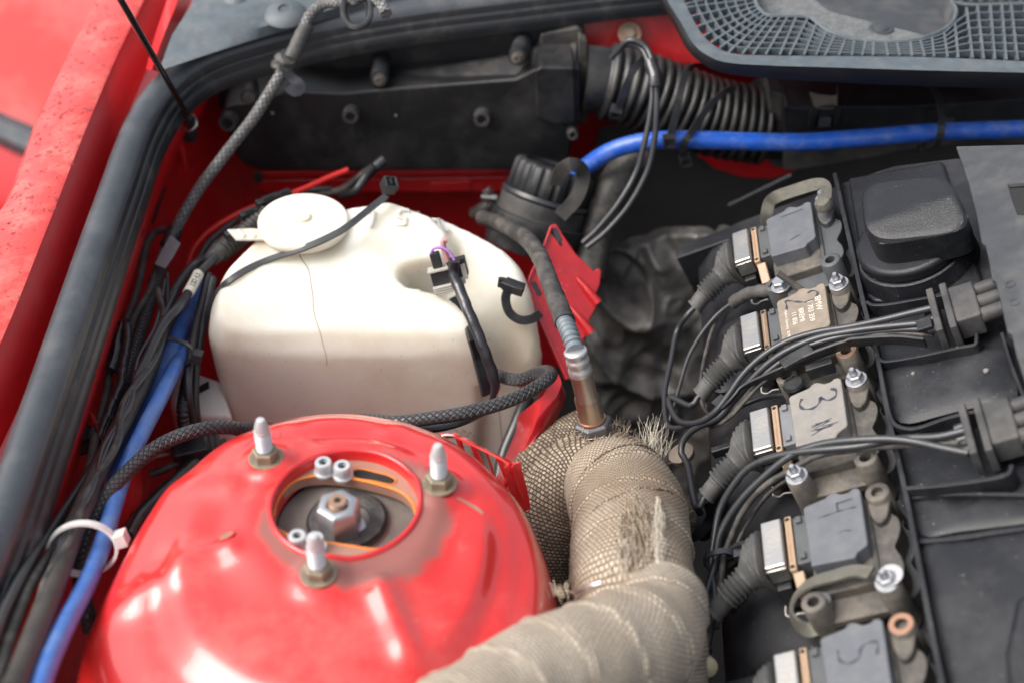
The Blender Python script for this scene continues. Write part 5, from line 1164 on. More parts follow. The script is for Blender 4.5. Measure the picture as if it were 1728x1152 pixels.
def strands(name, mat, n, cx, cy, sx, sy, ln, rad, lift, slant=0., seed=2):
    q = random.Random(seed); mb = MB()
    for _ in range(n):
        v_ = q.uniform(-1, 1); x = cx+q.gauss(0, sx)*math.sqrt(max(.1, 1-v_*v_)); y = cy+v_*sy
        p, c_ = on_pipe(cB, 3.60, x, y); nn_ = (p-c_).normalized(); L_ = q.uniform(.4, 1.1)*ln
        e, _c = on_pipe(cB, 3.60, x+slant*L_+q.gauss(0, 4), y+L_, q.uniform(0, lift)); m_ = p.lerp(e, .5)+nn_*q.uniform(.02, lift)
        mb.tube([p, m_, e], q.uniform(.6, 1.3)*rad, n=4, step=.3, rf=lambda t, u, d: 1.1-.6*t)
    mb.build(name, mat, pB_, kind='stuff', ang=180)
strands('torn_strands', 'fibre', 260, 1068, 890, 18, 60, 30, .015, .35, .25, 3)
strands('scorched_strands', 'fibre_dark', 60, 1064, 900, 12, 50, 26, .03, .22, .1, 4)
strands('pale_strands', 'fibre_pale', 120, 1108, 885, 4, 50, 36, .016, .35, .05, 5)
strands('pale_strands', 'fibre_pale', 90, 1060, 935, 15, 28, 22, .015, .4, -.4, 6)
# steel clamp edge and frayed hem where the pipes meet
ce = [on_pipe(cB, 3.62, x, y, .05)[0] for x, y in ((962, 1003), (978, 995), (996, 987), (1014, 982))]
tag(MB().strap(ce, .20, .08, (0, -.4, 1)).build('clamp_band', 'alu', org=ce[0]), 'narrow silver clamp band showing between the wrapped pipes', 'clamp')
fibres('frayed_hem', pC, [(P(938+6*k, 1000+3*k, 2.2), V((-.25, .9, .4))) for k in range(4)], 26, .8, 'fibre', .04, spread=.2, seed=8)

# ------------------------------------------------ oxygen sensor
s0 = P(1006, 735, -1.6); s1 = P(974, 604, 4.2)
sx_ = (s1-s0).normalized(); SL = (s1-s0).length
sens = thing('oxygen_sensor', 'heat tinted oxygen sensor standing in the wrapped exhaust, with its cable upwards', 'oxygen sensor', s0)
def px2(a): return a
MB().lathe([(1.02, -.3), (1.0, .12), (.9, .2)], s0, sx_, 24).build('sensor_seat', 'hex', sens)
MB().hexa(s0+sx_*.25, sx_, 1.22, .98, ref=(1, .2, 0)).build('hexagon', 'hex', sens, bevel=.06)
L1 = SL-.1
MB().lathe([(.86, .9), (.92, 1.05), (.92, 1.16), (.80, 1.22), (.80, 2.9), (.80, 3.05), (.70, 3.22), (.70, 4.75), (.66, 4.95)], s0, sx_, 40).build('sensor_body', 'bronze', sens, ang=50)
MB().ring(s0+sx_*1.3, sx_, .78, .87, .10, 32).build('copper_ring', 'copper', sens)
MB().lathe([(.70, 4.85), (.74, 4.95), (.74, 5.25), (.66, 5.40), (.66, 5.55), (.73, 5.70), (.73, 5.95), (.66, 6.05), (.66, 6.2), (.73, 6.35), (.73, 6.55), (.64, 6.62)], s0, sx_, 36).build('crimp_sleeve', 'alu', sens, ang=60)
s2 = s0+sx_*6.5
bpath = [s2, P(969, 585, 4.7), P(962, 565, 5.0), P(955, 548, 5.1), P(948, 532, 5.1)]
MB().tube(bpath, .52, n=28, step=.05, rf=lambda t, u, d: (1.12-.12*smst(0, .2, t) if t < .2 else (1+.13*math.sin(d*18.5)))).build('ribbed_boot', 'bellow_grey', sens, ang=80)
scab = W([(952, 540, 5.1), (946, 524, 5.1), (938, 504, 4.9), (926, 472, 4.4), (914, 440, 3.6), (900, 416, 2.8), (884, 400, 1.8), (864, 388, .6), (842, 378, -.8), (815, 368, -2.5)])
MB().tube(scab, .60, n=20, rf=lambda t, u, d: (1.06 if t < .12 else 1)*(1+.02*math.sin(d*5))).build('sensor_cable', 'cable_dusty', sens)
MB().ring(scab[0], (scab[0]-scab[1]), .45, .68, .25, 24).build('boot_collar', 'cable', sens)
MB().ring(s0+sx_*1.7, sx_, .8, .806, .05, 32)
for k_, ch in enumerate('0 258'):
    pass
ttd = sx_; vd = (CAM-s0).normalized(); yd = (ttd.cross(vd)).normalized(); a_ = (vd*.85-yd*.5).normalized()
yt = a_.cross(ttd).normalized()
textmesh('stamped_number', '02581', .42, 'hex', basis(ttd, yt, sx_*2.1+a_*.805), sens, extrude=.008)

# ================================================================== ENGINE
def eloc(x, y, h): return ELoc(x, y, h)
eng = bpy.data.objects.new('valve_cover', None); COL.objects.link(eng); eng.location = EO*S; eng.rotation_euler = EM.to_euler()
tag(eng, 'black dusty plastic engine cover with trays and a ridge beside the coils', 'engine cover'); ORG['valve_cover'] = V((0, 0, 0))
def eprism(name, px, h1, h0, mat, parent=None, bevel=.12, **k):
    """solid in engine space: outline in pixels on the sheet h1, down to h0"""
    q = [eloc(x, y, h1) for x, y in px]; return MB().prism([V((p.x, p.y, h0)) for p in q], (0, 0, h1-h0)).build(name, mat, parent or eng, bevel=bevel, tri=True, **k)
def eabs(name, ab, h1, h0, mat, parent=None, bevel=.12, **k): return MB().prism([V((a, b, h0)) for a, b in ab], (0, 0, h1-h0)).build(name, mat, parent or eng, bevel=bevel, tri=True, **k)
# the coil valley, falling off at the exhaust side
rows = [(3.2, -3.6), (-3, -3.6), (-7.5, -3.7), (-9.6, -4.1), (-11.2, -5.4), (-12.0, -7.5), (-12.4, -12), (-12.4, -30)]
mb = MB(); bs = [24, 18, 12, 6, 0, -6, -12, -18, -24, -32]
mb.add([V((a-(.0), b, h)) for a, h in rows for b in bs], loft_faces(len(rows), len(bs), 0, False)); mb.build('coil_valley', 'cover', eng, ang=60)
eabs('rear_wall', [(-12.4, 22.5), (2.5, 22.5), (2.5, 24), (-12.4, 24)], -3.8, -16, 'cover')
# rails crossing the valley between the coils
for b in (4.4, -4.5, -13.4, -22): MB().box((-6.5, b-3.2, -3.6), (8, .5, .7)).build('cross_rib', 'cover', eng, bevel=.1)
for b, a in ((7.6, -9.4), (-1.0, -9.6), (-10, -9.8)): MB().lathe([(1.0, -.6), (.9, .1), (.5, .25), (0, .25)], (a, b, -4.0), n=20).build('cover_boss', 'cover', eng)
# right hand cover with its ridge
L_r = [(1408, 292), (1432, 400), (1458, 515), (1480, 600), (1500, 706), (1526, 822), (1552, 960), (1575, 1080), (1600, 1200)]
ridge = [eloc(x, y, .2) for x, y in L_r]
_bk = eloc(1600, 268, -1)
def bcl(p, a): return min(p.y, _bk.y-(a-_bk.x)*.55)
deck = [V((p.x, p.y, -.9)) for p in ridge]
mb = MB(); mb.loft([[V((p.x, p.y, -6)) for p in ridge], deck, [V((5, min(p.y, bcl(p, 5)), -1.0)) for p in ridge], [V((9, bcl(p, 9), -1.05)) for p in ridge], [V((24, bcl(p, 24), -1.2)) for p in ridge], [V((24, bcl(p, 24), -6)) for p in ridge]], closed=False, cap=False); mb.build('cover_deck', 'cover', eng, ang=40)
def wall(name, px, h, w_=.22, hh=1.1, mat='cover'):
    q = [eloc(x, y, h) for x, y in px]; c = crom([V((p.x, p.y, h-hh/2)) for p in q], .5)
    return MB().strap(c, w_, hh, (0, 0, 1)).build(name, mat, eng, bevel=.05)
wall('ridge', L_r, .05, .30, 1.2)
wall('rim', [(1462, 508), (1472, 514), (1500, 513), (1540, 506), (1600, 496), (1680, 486)], .1, .22, 1.4)
wall('rim', [(1481, 602), (1490, 608), (1510, 607), (1560, 598), (1620, 585), (1643, 581), (1647, 574), (1647, 560)], .25, .22, 1.3)
wall('rim', [(1481, 602), (1488, 640), (1496, 680), (1502, 702), (1512, 716), (1535, 722), (1560, 717), (1590, 706), (1640, 694), (1700, 688)], .25, .24, 1.3)
wall('rim', [(1690, 560), (1705, 610), (1728, 670), (1745, 720)], .2, .22, 1.1)
wall('rim', [(1528, 822), (1580, 818), (1660, 808), (1700, 798), (1706, 782)], .35, .26, 1.3)
wall('rim', [(1530, 838), (1600, 832), (1700, 832), (1790, 836)], -.35, .22, .8)
wall('rim', [(1548, 912), (1620, 905), (1700, 893), (1790, 880)], -.5, .3, .5)
# tray floors: gentle dished panels
def dish(name, px, h, depth, mat='cover'):
    c = [eloc(x, y, h) for x, y in px]; c = crom([V((p.x, p.y, h)) for p in c], .6, True); ce = sum(c, V())/len(c)
    rings = [c]+[[p.lerp(ce, f)+V((0, 0, -depth*g_)) for p in c] for f, g_ in ((.12, .35), (.3, .75), (.6, .95), (.9, 1))]
    mb = MB(); mb.loft(rings, cap=False); o_ = len(mb.v); n_ = len(c); mb.add([V((ce.x, ce.y, h-depth))], []); mb.f += [(o_, 4*n_+i, 4*n_+(i+1) % n_) for i in range(n_)]
    return mb.build(name, mat, eng, ang=180)
dish('tray', [(1490, 612), (1540, 612), (1640, 596), (1690, 590), (1716, 672), (1640, 688), (1590, 700), (1535, 714), (1510, 706), (1502, 680)], -.55, -.35)
dish('lower_panel', [(1560, 920), (1640, 912), (1790, 890), (1800, 1000), (1800, 1190), (1620, 1190), (1590, 1060)], -.7, -.25)
dish('lower_panel', [(1540, 846), (1620, 842), (1790, 846), (1790, 872), (1620, 896), (1556, 902)], -.72, -.15)
for x, y, r in ((1541, 630, .12), (1664, 625, .16), (1692, 808, .35)):
    p = eloc(x, y, -.2); MB().lathe([(r, -.3), (r, .05), (r*.5, .12), (0, .12)], p, n=12).build('pale_dot', 'coil_pale', eng)
# dark far right lower recess
eprism('side_block', [(1712, 1000), (1800, 990), (1800, 1200), (1700, 1200), (1690, 1100)], -.3, -2, 'cap', bevel=.5)
# filler neck panel
neck_c = eloc(1548, 455, -.2)
eprism('filler_panel', [(1430, 300), (1590, 270), (1660, 480), (1640, 498), (1560, 502), (1500, 508), (1472, 508), (1462, 500)], -.55, -2, 'cap', bevel=.25)
MB().lathe([(3.9, -1.2), (3.75, -.2), (3.5, .5), (3.45, .75), (3.3, .8), (3.25, .6), (0, .6)], V((eloc(1543, 428, 0).x, eloc(1543, 428, 0).y, -.3)), n=64).build('filler_neck', 'cap', eng, ang=50)
# oil filler cap
oc = thing('oil_filler_cap', 'rounded black oil filler cap with a chamfered grip, beside the first coil', 'oil cap', EO, rot=EM); ORG[oc.name] = V((0, 0, 0))
occ = eloc(1543, 420, 0)
MB().lathe([(3.3, .3), (3.42, .4), (3.44, .95), (3.3, 1.15), (3.1, 1.2), (0, 1.2)], V((occ.x, occ.y, 0)), n=64).build('cap_skirt', 'cap', oc, ang=50)
cor = [eloc(x, y, 3.7) for x, y in ((1447, 306), (1600, 288), (1638, 372), (1456, 404))]
cor = [V((p.x, p.y, 0)) for p in cor]; cc4 = sum(cor, V())/4
def rsq(k, h, n=16, e=4.2):
    out = []
    for i in range(n*4):
        a = 2*math.pi*i/(n*4); x, y = math.cos(a), math.sin(a); m_ = (abs(x)**e+abs(y)**e)**(-1/e); u_, v_ = (x*m_+1)/2, (y*m_+1)/2
        p = cor[3].lerp(cor[2], u_).lerp(cor[0].lerp(cor[1], u_), v_); out.append(V((cc4.x+(p.x-cc4.x)*k, cc4.y+(p.y-cc4.y)*k, h)))
    return out
def tilt(r): 
    ym, yx = OCY
    return [V((p.x, p.y, p.z-.8*max(0, (1-(p.y-ym)/(yx-ym)-.62)/.38))) for p in r]
OCY = (min(p.y for p in rsq(1, 0)), max(p.y for p in rsq(1, 0)))
MB().loft([rsq(.98, .9), rsq(1.0, 1.6), rsq(1.0, 2.9), tilt(rsq(.985, 3.35)), tilt(rsq(.93, 3.58)), tilt(rsq(.86, 3.66)), tilt(rsq(.80, 3.66)), tilt(rsq(.74, 3.67)), tilt(rsq(.66, 3.67)), tilt(rsq(.58, 3.67)), tilt(rsq(.5, 3.68)), tilt(rsq(.4, 3.68)), tilt(rsq(.25, 3.68)), rsq(.02, 3.68)]).build('cap_grip', 'cap', oc, ang=24)
# grey cover at the right edge
gcv = thing('grey_engine_cover', 'matt grey plastic cover with a rectangular window at the right edge', 'cover', EO, rot=EM)
gpx = [(1612, 246), (1618, 262), (1634, 310), (1648, 370), (1656, 410), (1662, 414), (1668, 440), (1673, 470), (1680, 476), (1690, 520), (1699, 560), (1706, 562), (1715, 600), (1728, 640), (1900, 700), (1860, 240)]
q = [eloc(x, y, 2.2) for x, y in gpx]
MB().prism([V((p.x, p.y, 1.6)) for p in q], (0, 0, .6)).build('cover_sheet', 'grey2', gcv, bevel=.14, tri=True)
MB().prism([V((p.x+.1, p.y, -1)) for p in q], (0, 0, 2.65)).build('cover_side', 'plastic', gcv, tri=True)
q = [eloc(x, y, 2.24) for x, y in ((1700, 312), (1760, 308), (1760, 366), (1716, 362), (1708, 340))]
MB().prism([V((p.x, p.y, 2.15)) for p in q], (0, 0, .07)).build('window', 'dark', gcv)
q = [eloc(x, y, 2.26) for x, y in ((1702, 312), (1760, 309), (1760, 314), (1703, 317))]
MB().prism([V((p.x, p.y, 2.2)) for p in q], (0, 0, .12)).build('window_lip', 'plastic', gcv)
for x, y in ((1705, 480), (1712, 510)):
    p = eloc(x, y, 2.2); MB().ring(p, (0, 0, 1), .22, .30, .04, 20).build('moulded_mark', 'grey2', gcv)

# ------------------------------------------------ ignition coils
def stroke(pts, mat, parent, wd=.16, h=0, name='marker_stroke'):
    c = crom([V((a, b, h)) for a, b in pts], .08); mb = MB(); L_ = []
    for i, p in enumerate(c):
        t = (c[min(len(c)-1, i+1)]-c[max(0, i-1)]).normalized(); s_ = V((-t.y, t.x, 0)); ww = wd*(.75+.35*math.sin(i*.7))
        L_ += [p-s_*ww/2, p+s_*ww/2]
    mb.add(L_, [(2*i, 2*i+1, 2*i+3, 2*i+2) for i in range(len(c)-1)]); return mb.build(name, mat, parent)
def make_coil(label, cap_mat, body_mat, bosses, orange, boot='boot', latch=True, neck='coil_dark'):
    t = thing('ignition_coil', label, 'ignition coil', (0, 0, 0), 'ignition coils in a row on the engine', rot=EM)
    bx = lambda n, lo, hi, m, p=t, bev=.08: MB().box([(a+b)/2 for a, b in zip(lo, hi)], [b-a for a, b in zip(lo, hi)]).build(n, m, p, bevel=bev)
    bx('coil_body', (-4.35, -5.2, -3.5), (-.9, .5, -1.0), 'core', bev=.15)
    capm = MB().prism([V((a, b, -1.15)) for a, b in [(-4.15, -3.9), (-1.75, -4.1), (-1.55, -3.75), (-1.02, -3.5), (-.95, -3.3), (-.88, .45), (-1.0, .62), (-1.35, .66), (-1.55, .50), (-1.9, .50), (-2.3, .78), (-2.6, .80), (-2.9, .55), (-4.05, .35), (-4.2, .2)]], (0, 0, 1.15)).build('cap_block', cap_mat, t, bevel=.10, tri=True)
    # laminated core at the right, wavy outline
    wav = [(-1.0, -5.1), (-.2, -5.6), (.35, -5.3), (.55, -4.6), (.45, -3.9), (.25, -3.3), (.55, -2.7), (.75, -2.0), (.65, -1.3), (.25, -.8), (.3, -.2), (.2, .4), (-1.0, .5)]
    wav = crom([V((a, b, -3.2)) for a, b in wav], .3)
    MB().prism(wav, (0, 0, 2.3)).build('core_flank', body_mat, t, bevel=.12, tri=True)
    MB().prism([p*1+V((.42, 0, -.5)) for p in wav], (0, 0, 1.2)).build('core_skirt', 'coil_dark', t, bevel=.1, tri=True)
    MB().strap([V((-.78, .5, -.85)), V((-.70, -2.5, -.85)), V((-.75, -5, -.85))], .05, .06, (0, 0, 1)).build('core_joint', 'dark', t)
    MB().prism([V((a, b, -2.2)) for a, b in ((-4.9, -6.6), (-.1, -6.75), (.1, -5.6), (-.6, -5.2), (-4.4, -5.1), (-5.0, -5.7))], (0, 0, .55)).build('mounting_flange', body_mat, t, bevel=.1)
    bx('front_face', (-4.3, -5.9, -3.6), (-.6, -5.1, -2.3), 'coil_dark')
    # bosses
    for (a, b), kind in zip(((0, 0), (-.3, -6.2), (-4.3, -6.2)), bosses):
        bm_ = {'rust': 'core', 'copper': 'core', 'pale': 'coil_pale'}.get(kind, body_mat)
        h1 = -.05 if kind != 'bolt' else -.5
        if (a, b) == (0, 0): MB().prism([V((p.x, p.y, -3.2)) for p in crom([V((x, y, 0)) for x, y in ((-.6, .1), (0, .5), (.6, .1), (.45, -.8), (.15, -1.6), (-.35, -1.8), (-.7, -.9))], .3, True)], (0, 0, 2.75)).build('boss_web', body_mat, t, bevel=.12)
        ob = MB().lathe([(.85, -3.4), (.72, -2.4), (.68, h1-.06), (.62, h1), (.34, h1), (.34, h1-.8), (0, h1-.8)], (a, b, 0), n=28).build('boss', bm_, t, ang=50)
        if kind in ('nut', 'rustnut'):
            m_ = 'zinc' if kind == 'nut' else 'rust'
            nn_ = MB().nut((a, b, h1+.0), (0, 0, 1), .45, .58, ref=(math.cos(b), math.sin(b), 0)).build('nut', 'zinc', t, bevel=.03)
            MB().thread((a, b, h1+.5), (0, 0, 1), .24, .42, .11).build('thread', 'zinc', nn_)
            if kind == 'rustnut': MB().ring((a, b, h1-.02), (0, 0, 1), .3, .63, .09).build('rusty_washer', 'rust', t)
        elif kind in ('rust', 'copper'):
            MB().ring((a, b, h1), (0, 0, 1), .34, .64, .06).build('ring', 'rust' if kind == 'rust' else 'copper', t, bevel=.02)
            MB().lathe([(.335, h1-.5), (.335, h1-.48), (0, h1-.48)], (a, b, 0), n=20).build('bolt_hole', 'dark', t)
        else:
            MB().lathe([(.335, h1-.5), (.335, h1-.48), (0, h1-.48)], (a, b, 0), n=20).build('bolt_hole', 'dark', t)
    # socket neck, tan locking frame, steel clip
    bx('socket_neck', (-4.95, -3.35, -1.7), (-4.05, -.05, -.25), neck, bev=.07)
    for b in (-.35, -2.9): bx('neck_lug', (-4.75, b-.22, -.3), (-4.4, b+.22, -.05), neck, bev=.05)
    fr_m = orange
    f_ = bx('locking_frame', (-5.38, -3.75, -2.0), (-4.98, .1, -.12), fr_m, bev=.07)
    bx('frame_slot', (-5.26, -3.2, -.13), (-5.14, -.4, -.10), 'rust', f_, .01)
    for b in (-3.5, -.15): MB().lathe([(.13, -.14), (.13, -.10), (0, -.10)], (-5.2, b, 0), n=12).build('pin_hole', 'dark', f_)
    if latch:
        m_ = Matrix.Rotation(math.radians(32), 3, 'X')
        MB().box((-5.0, -4.25, -.95), (.62, 1.5, .45), m_).build('latch', fr_m, t, bevel=.08)
    cl = MB().prism([V((a, b, -.35)) for a, b in ((-6.72, -3.42), (-5.50, -3.42), (-5.50, -.08), (-6.72, -.08))], (0, 0, .50)).build('steel_clip', 'steel', t, bevel=.12, seg=3)
    bx('clip_front', (-6.66, -3.50, -1.15), (-5.55, -3.36, -.1), 'steel', t, .04)
    bx('plug_shell', (-6.85, -3.35, -2.6), (-5.42, -.05, -.3), 'plastic', t, .1)
    m_ = Matrix.Rotation(math.radians(14), 3, 'Z')
    bx('plug_foot', (-6.55, -3.9, -3.1), (-5.7, -3.3, -1.3), 'plastic', t, .08)
    MB().tube([V((-6.6, -3.75, -2.9)), V((-6.7, -4.2, -3.1)), V((-6.3, -4.45, -3.1)), V((-6.0, -4.3, -3.1)), V((-5.5, -4.5, -3.0))], .06, n=6).build('wire_spring', 'conn_grey', t)
    # rubber boot: rectangular mouth to round bellows
    rings = []
    pa_, pb2 = V((-6.75, -1.72, -1.2)), V((-10.7, -3.35, -2.5)); ax_ = (pb2-pa_)
    for i in range(90):
        s_ = i/89; c_ = pa_+ax_*s_+V((0, 0, .25*math.sin(math.pi*s_))); rx = 1.72+( -1.0)*smst(.05, .45, s_)-.15*smst(.75, .8, s_); rz = 1.30-.58*smst(.05, .45, s_)-.15*smst(.75, .8, s_)
        k = 1
        if s_ < .20: k += .045*math.sin(s_*120)
        if .38 < s_ < .78: k += .15*math.sin((s_-.38)*95)
        if s_ > .97: k += .12
        e = 4.5-2.5*smst(.05, .35, s_); d_ = ax_.normalized(); sd_ = d_.cross(V((0, 0, 1))).normalized(); up_ = sd_.cross(d_)
        sd_ = sd_.lerp(V((0, 1, 0)), 1-smst(0, .3, s_)).normalized() if sd_.y > 0 else sd_.lerp(V((0, -1, 0)), 1-smst(0, .3, s_)).normalized()
        rg = []
        for j in range(36):
            a_ = 2*math.pi*j/36; x, y = math.cos(a_), math.sin(a_); m2 = (abs(x)**e+abs(y)**e)**(-1/e)
            rg.append(c_+sd_*x*m2*rx*k+up_*y*m2*rz*k)
        rings.append(rg)
    MB().loft(rings).build('rubber_boot', boot, t, ang=80)
    return t, capm
def place(t, i):
    s_ = (3-i)*8.93; t.location = (EO+EL*s_+(ET*0))*S
labels = {1: 'slate grey ignition coil at the back, numbered 1, with a bare stud beside it', 2: 'brown dusty ignition coil numbered 2 with white printing on its cap', 3: 'pale dusty ignition coil marked with a 3 and scribbled over below', 4: 'slate grey ignition coil numbered 4 with a woven earth strap at its front', 5: 'slate grey ignition coil numbered 5 at the bottom edge with a copper ring'}
M['frame_dull'] = pm('dull_brown_frame', (.17, .12, .085), .5, dust=((.25, .17, .12), .4, 1.2))
c1, k1 = make_coil(labels[1], 'coil_blue', 'coil_dark', ('rustnut', 'hole', 'bolt'), 'tan'); place(c1, 1)
c2, k2 = make_coil(labels[2], 'coil_tan', 'core', ('nut', 'rust', 'bolt'), 'frame_dull', latch=False); place(c2, 2)
c3, k3 = make_coil(labels[3], 'coil_pale', 'core', ('nut', 'hole', 'rustnut'), 'tan', neck='coil_grey'); place(c3, 3)
c4, k4 = make_coil(labels[4], 'coil_blue', 'core', ('hole', 'nut', 'hole'), 'tan'); place(c4, 4)
c5, k5 = make_coil(labels[5], 'coil_blue', 'core', ('copper', 'hole', 'hole'), 'tan'); place(c5, 5)
H_ = .008
stroke([(-1.5, .0), (-3.1, -.05)], 'ink', k1, .12, H_); stroke([(-2.0, -2.6), (-2.7, -2.9)], 'ink', k1, .10, H_)
# digits read down the cap: text runs towards -b, its top faces +a
def D(pts, k, a0, b0, s=1, wd=.16, mat='ink'): stroke([(a0+y*s, b0-x*s) for x, y in pts], mat, k, wd, H_)
D([(.12, .75), (.05, 1.05), (.35, 1.32), (.72, 1.1), (.82, .6), (.55, .1), (.25, -.35), (.2, -.55), (.55, -.52), (1.0, -.55)], k2, -2.95, .25, 1.15, .17)
D([(.05, 1.35), (.30, 1.62), (.75, 1.55), (.90, 1.15), (.65, .80), (.45, .68)], k3, -3.0, -.05, 1.05, .20)
D([(.45, .68), (.85, .60), (1.15, .20), (1.0, -.35), (.55, -.55), (.15, -.35)], k3, -3.0, -.05, 1.05, .20)
for _ in range(11):
    y0 = -2.55-random.random()*.9; x0 = -3.2+random.random()*.9; D([(0, 0), (.1-random.random()*.5, .7+random.random()*.5)], k3, x0, y0, 1, .07)
D([(.0, 1.1), (.05, .25)], k4, -2.6, -.05, 1.1, .12); D([(-.05, .30), (.6, .30)], k4, -2.6, -.05, 1.1, .12); D([(.6, 1.25), (.55, .6), (.65, -.75)], k4, -2.6, -.05, 1.1, .12); D([(1.9, .8), (1.75, .4), (1.85, .1)], k4, -2.5, -.35, 1, .10)
D([(.95, 1.25), (.3, 1.35), (.2, .9), (.45, .55), (.85, .45), (1.05, .0), (.8, -.45), (.2, -.5)], k5, -2.8, -.45, 1.1, .16)
def print_line(body_, a, b, sz): textmesh('printed_line', body_, sz, 'print', basis((0, -1, 0), (1, 0, 0), (a, b, .006)), k2, extrude=.003)
print_line('BMW', -1.50, -1.15, .58); print_line('1 703 359', -2.05, -1.65, .50); print_line('BREMI', -2.68, -1.75, .48); print_line('11 856', -3.16, -1.85, .44); print_line('Made in Germany  30/98', -3.66, -2.1, .26)
MB().thread((0, 0, 0), (0, 0, 1), .1, .1)
# bare stud with a big washer behind coil 2
bs_ = thing('bare_stud', 'bare threaded stud through a round washer between the first and second coil', 'stud', EO, rot=EM)
p0 = eloc(1352, 488, -.6); bs_.location = (EO+ET*p0.x+EL*p0.y)*S
MB().ring((0, 0, -.75), (0, 0, 1), .25, .95, .10).build('washer', 'coil_dark', bs_)
MB().thread((0, 0, -.7), V((-.55, .15, 1)), .24, 2.1, .12, tip=False).build('threaded_rod', 'core', bs_)
bn_ = thing('flange_bolt', 'rust flecked flange bolt holding the first coil beside the bare stud', 'bolt', EO, rot=EM); p0 = eloc(1317, 480, -.2); bn_.location = (EO+ET*p0.x+EL*p0.y)*S
MB().nut((0, 0, -.4), (0, 0, 1), .48, .6).build('bolt_head', 'zinc', bn_, bevel=.03); MB().lathe([(.7, -3.4), (.62, -.4)], (0, 0, 0), n=20).build('boss', 'core', bn_)
# small bolt at the left of coil 4
sb_ = thing('small_hex_bolt', 'small shiny hexagon bolt on a dark boss left of the fourth coil', 'bolt', EO, rot=EM); p0 = eloc(1193, 828, -2.8); sb_.location = (EO+ET*p0.x+EL*p0.y)*S
MB().lathe([(.75, -4.4), (.62, -3.6), (.55, -3.3), (.7, -3.2), (.72, -3.05)], (0, 0, 0), n=24).build('boss', 'cap', sb_)
MB().hexa((0, 0, -3.05), (0, 0, 1), .45, .42).build('bolt_head', 'zinc', sb_, bevel=.04)
MB().lathe([(.2, 0), (.2, .9)], (-.9, -.7, -3.9), (0, .3, 1), 12).build('pin', 'cap', sb_)
MB().lathe([(.62, -1.0), (.8, 0), (1.6, .3), (1.3, .9), (.3, 1.1)], (-1.9, .5, -6.0), (-.2, 0, 1), 16).build('foot', 'cover', sb_)
pd_ = thing('pale_plug', 'pale rubber plug in the dark beside the cable of the third coil', 'plug', EP(1150, 770, -5.5))
MB().lathe([(.2, -.6), (.85, -.3), (.9, .1), (.5, .35), (0, .4)], EP(1150, 765, -6.3), EN, 20).build('plug_body', 'coil_tan', pd_)

# earth straps
sp4 = [EP(1500, 968, .2), EP(1470, 966, .05), EP(1440, 963, -.1), EP(1405, 972, -.2), EP(1372, 982, -.3), EP(1346, 1000, -.7), EP(1335, 1026, -1.3), EP(1344, 1050, -1.8), EP(1366, 1062, -2.1), EP(1392, 1052, -2.0)]
cu_ = EP(1388, 1022, -1.0); cr_ = crom(sp4[1:], .2)
ups = [EN.lerp((p-cu_-EN*(p-cu_).dot(EN)).normalized(), .15+.42*smst(.35, .7, i/len(cr_))).normalized() for i, p in enumerate(cr_)]
es = thing('earth_strap', 'woven grey earth strap curling round in front of the fourth coil', 'earth strap', sp4[0])
MB().tube(cr_, 1, prof=[(-.40, -.09), (.40, -.09), (.42, 0), (.40, .09), (-.40, .09), (-.42, 0)], up=ups, smoothed=True).build('woven_band', 'strap', es)
MB().ring(EP(1503, 971, .1), EN, .3, .68, .12).build('eyelet', 'alu', es, bevel=.03)
MB().ring(EP(1388, 1022, -1.4), EN, .38, .62, .5).build('end_sleeve', 'coil_grey', es, bevel=.05)
MB().lathe([(.37, 0), (.37, .02), (0, .02)], EP(1388, 1022, -1.3), EN, 20).build('sleeve_hole', 'dark', es)
sp1 = [EP(1386, 350, .5), EP(1392, 332, .6), EP(1391, 314, .5), EP(1374, 312, .2), EP(1340, 322, 0), EP(1312, 332, -.2), EP(1299, 342, -.7), EP(1294, 362, -1.3), EP(1294, 378, -2.0)]
es1 = thing('earth_strap', 'dull woven earth strap arching behind the first coil', 'earth strap', sp1[0])
MB().tube(sp1, 1, prof=[(-.42, -.09), (.42, -.09), (.44, 0), (.42, .09), (-.42, .09), (-.44, 0)], up=EN*.4+V((.1, -.6, .1)), step=.2).build('woven_band', 'strap', es1)
MB().lathe([(.55, -.2), (.6, .1), (.45, .4), (.2, .45)], EP(1391, 347, .5), EN, 16).build('eyelet', 'strap', es1)
# stub tube near the boot of coil 2 and thin wires left of the coils
es2 = [EP(1305, 490, -.9), EP(1282, 492, -1.2), EP(1258, 498, -1.8), EP(1236, 512, -2.4)]
cable('taped_lead', es2, .45, 'tape', 'fuzzy taped lead ending under the first coil plug', 'cable', n=12, rf=lambda t, u, d: 1+.1*math.sin(d*5+u*6))
cable('thin_lead', WE([(1240, 508, -2.5), (1212, 530, -3), (1185, 562, -3.4), (1163, 600, -3.8), (1150, 640, -4.2), (1136, 690, -4.6), (1126, 722, -5)]), .14, 'cable', 'thin lead running down from the taped lead past the second boot', 'wire', 'thin leads left of the coils', n=8)
cable('thin_lead', WE([(1222, 520, -3.4), (1205, 548, -3.5), (1192, 590, -3.6), (1184, 630, -3.7), (1182, 665, -3.8), (1190, 692, -3.8), (1210, 712, -3.8)]), .12, 'cable_dusty', 'thin inner lead curving beside the second boot', 'wire', 'thin leads left of the coils', n=8)
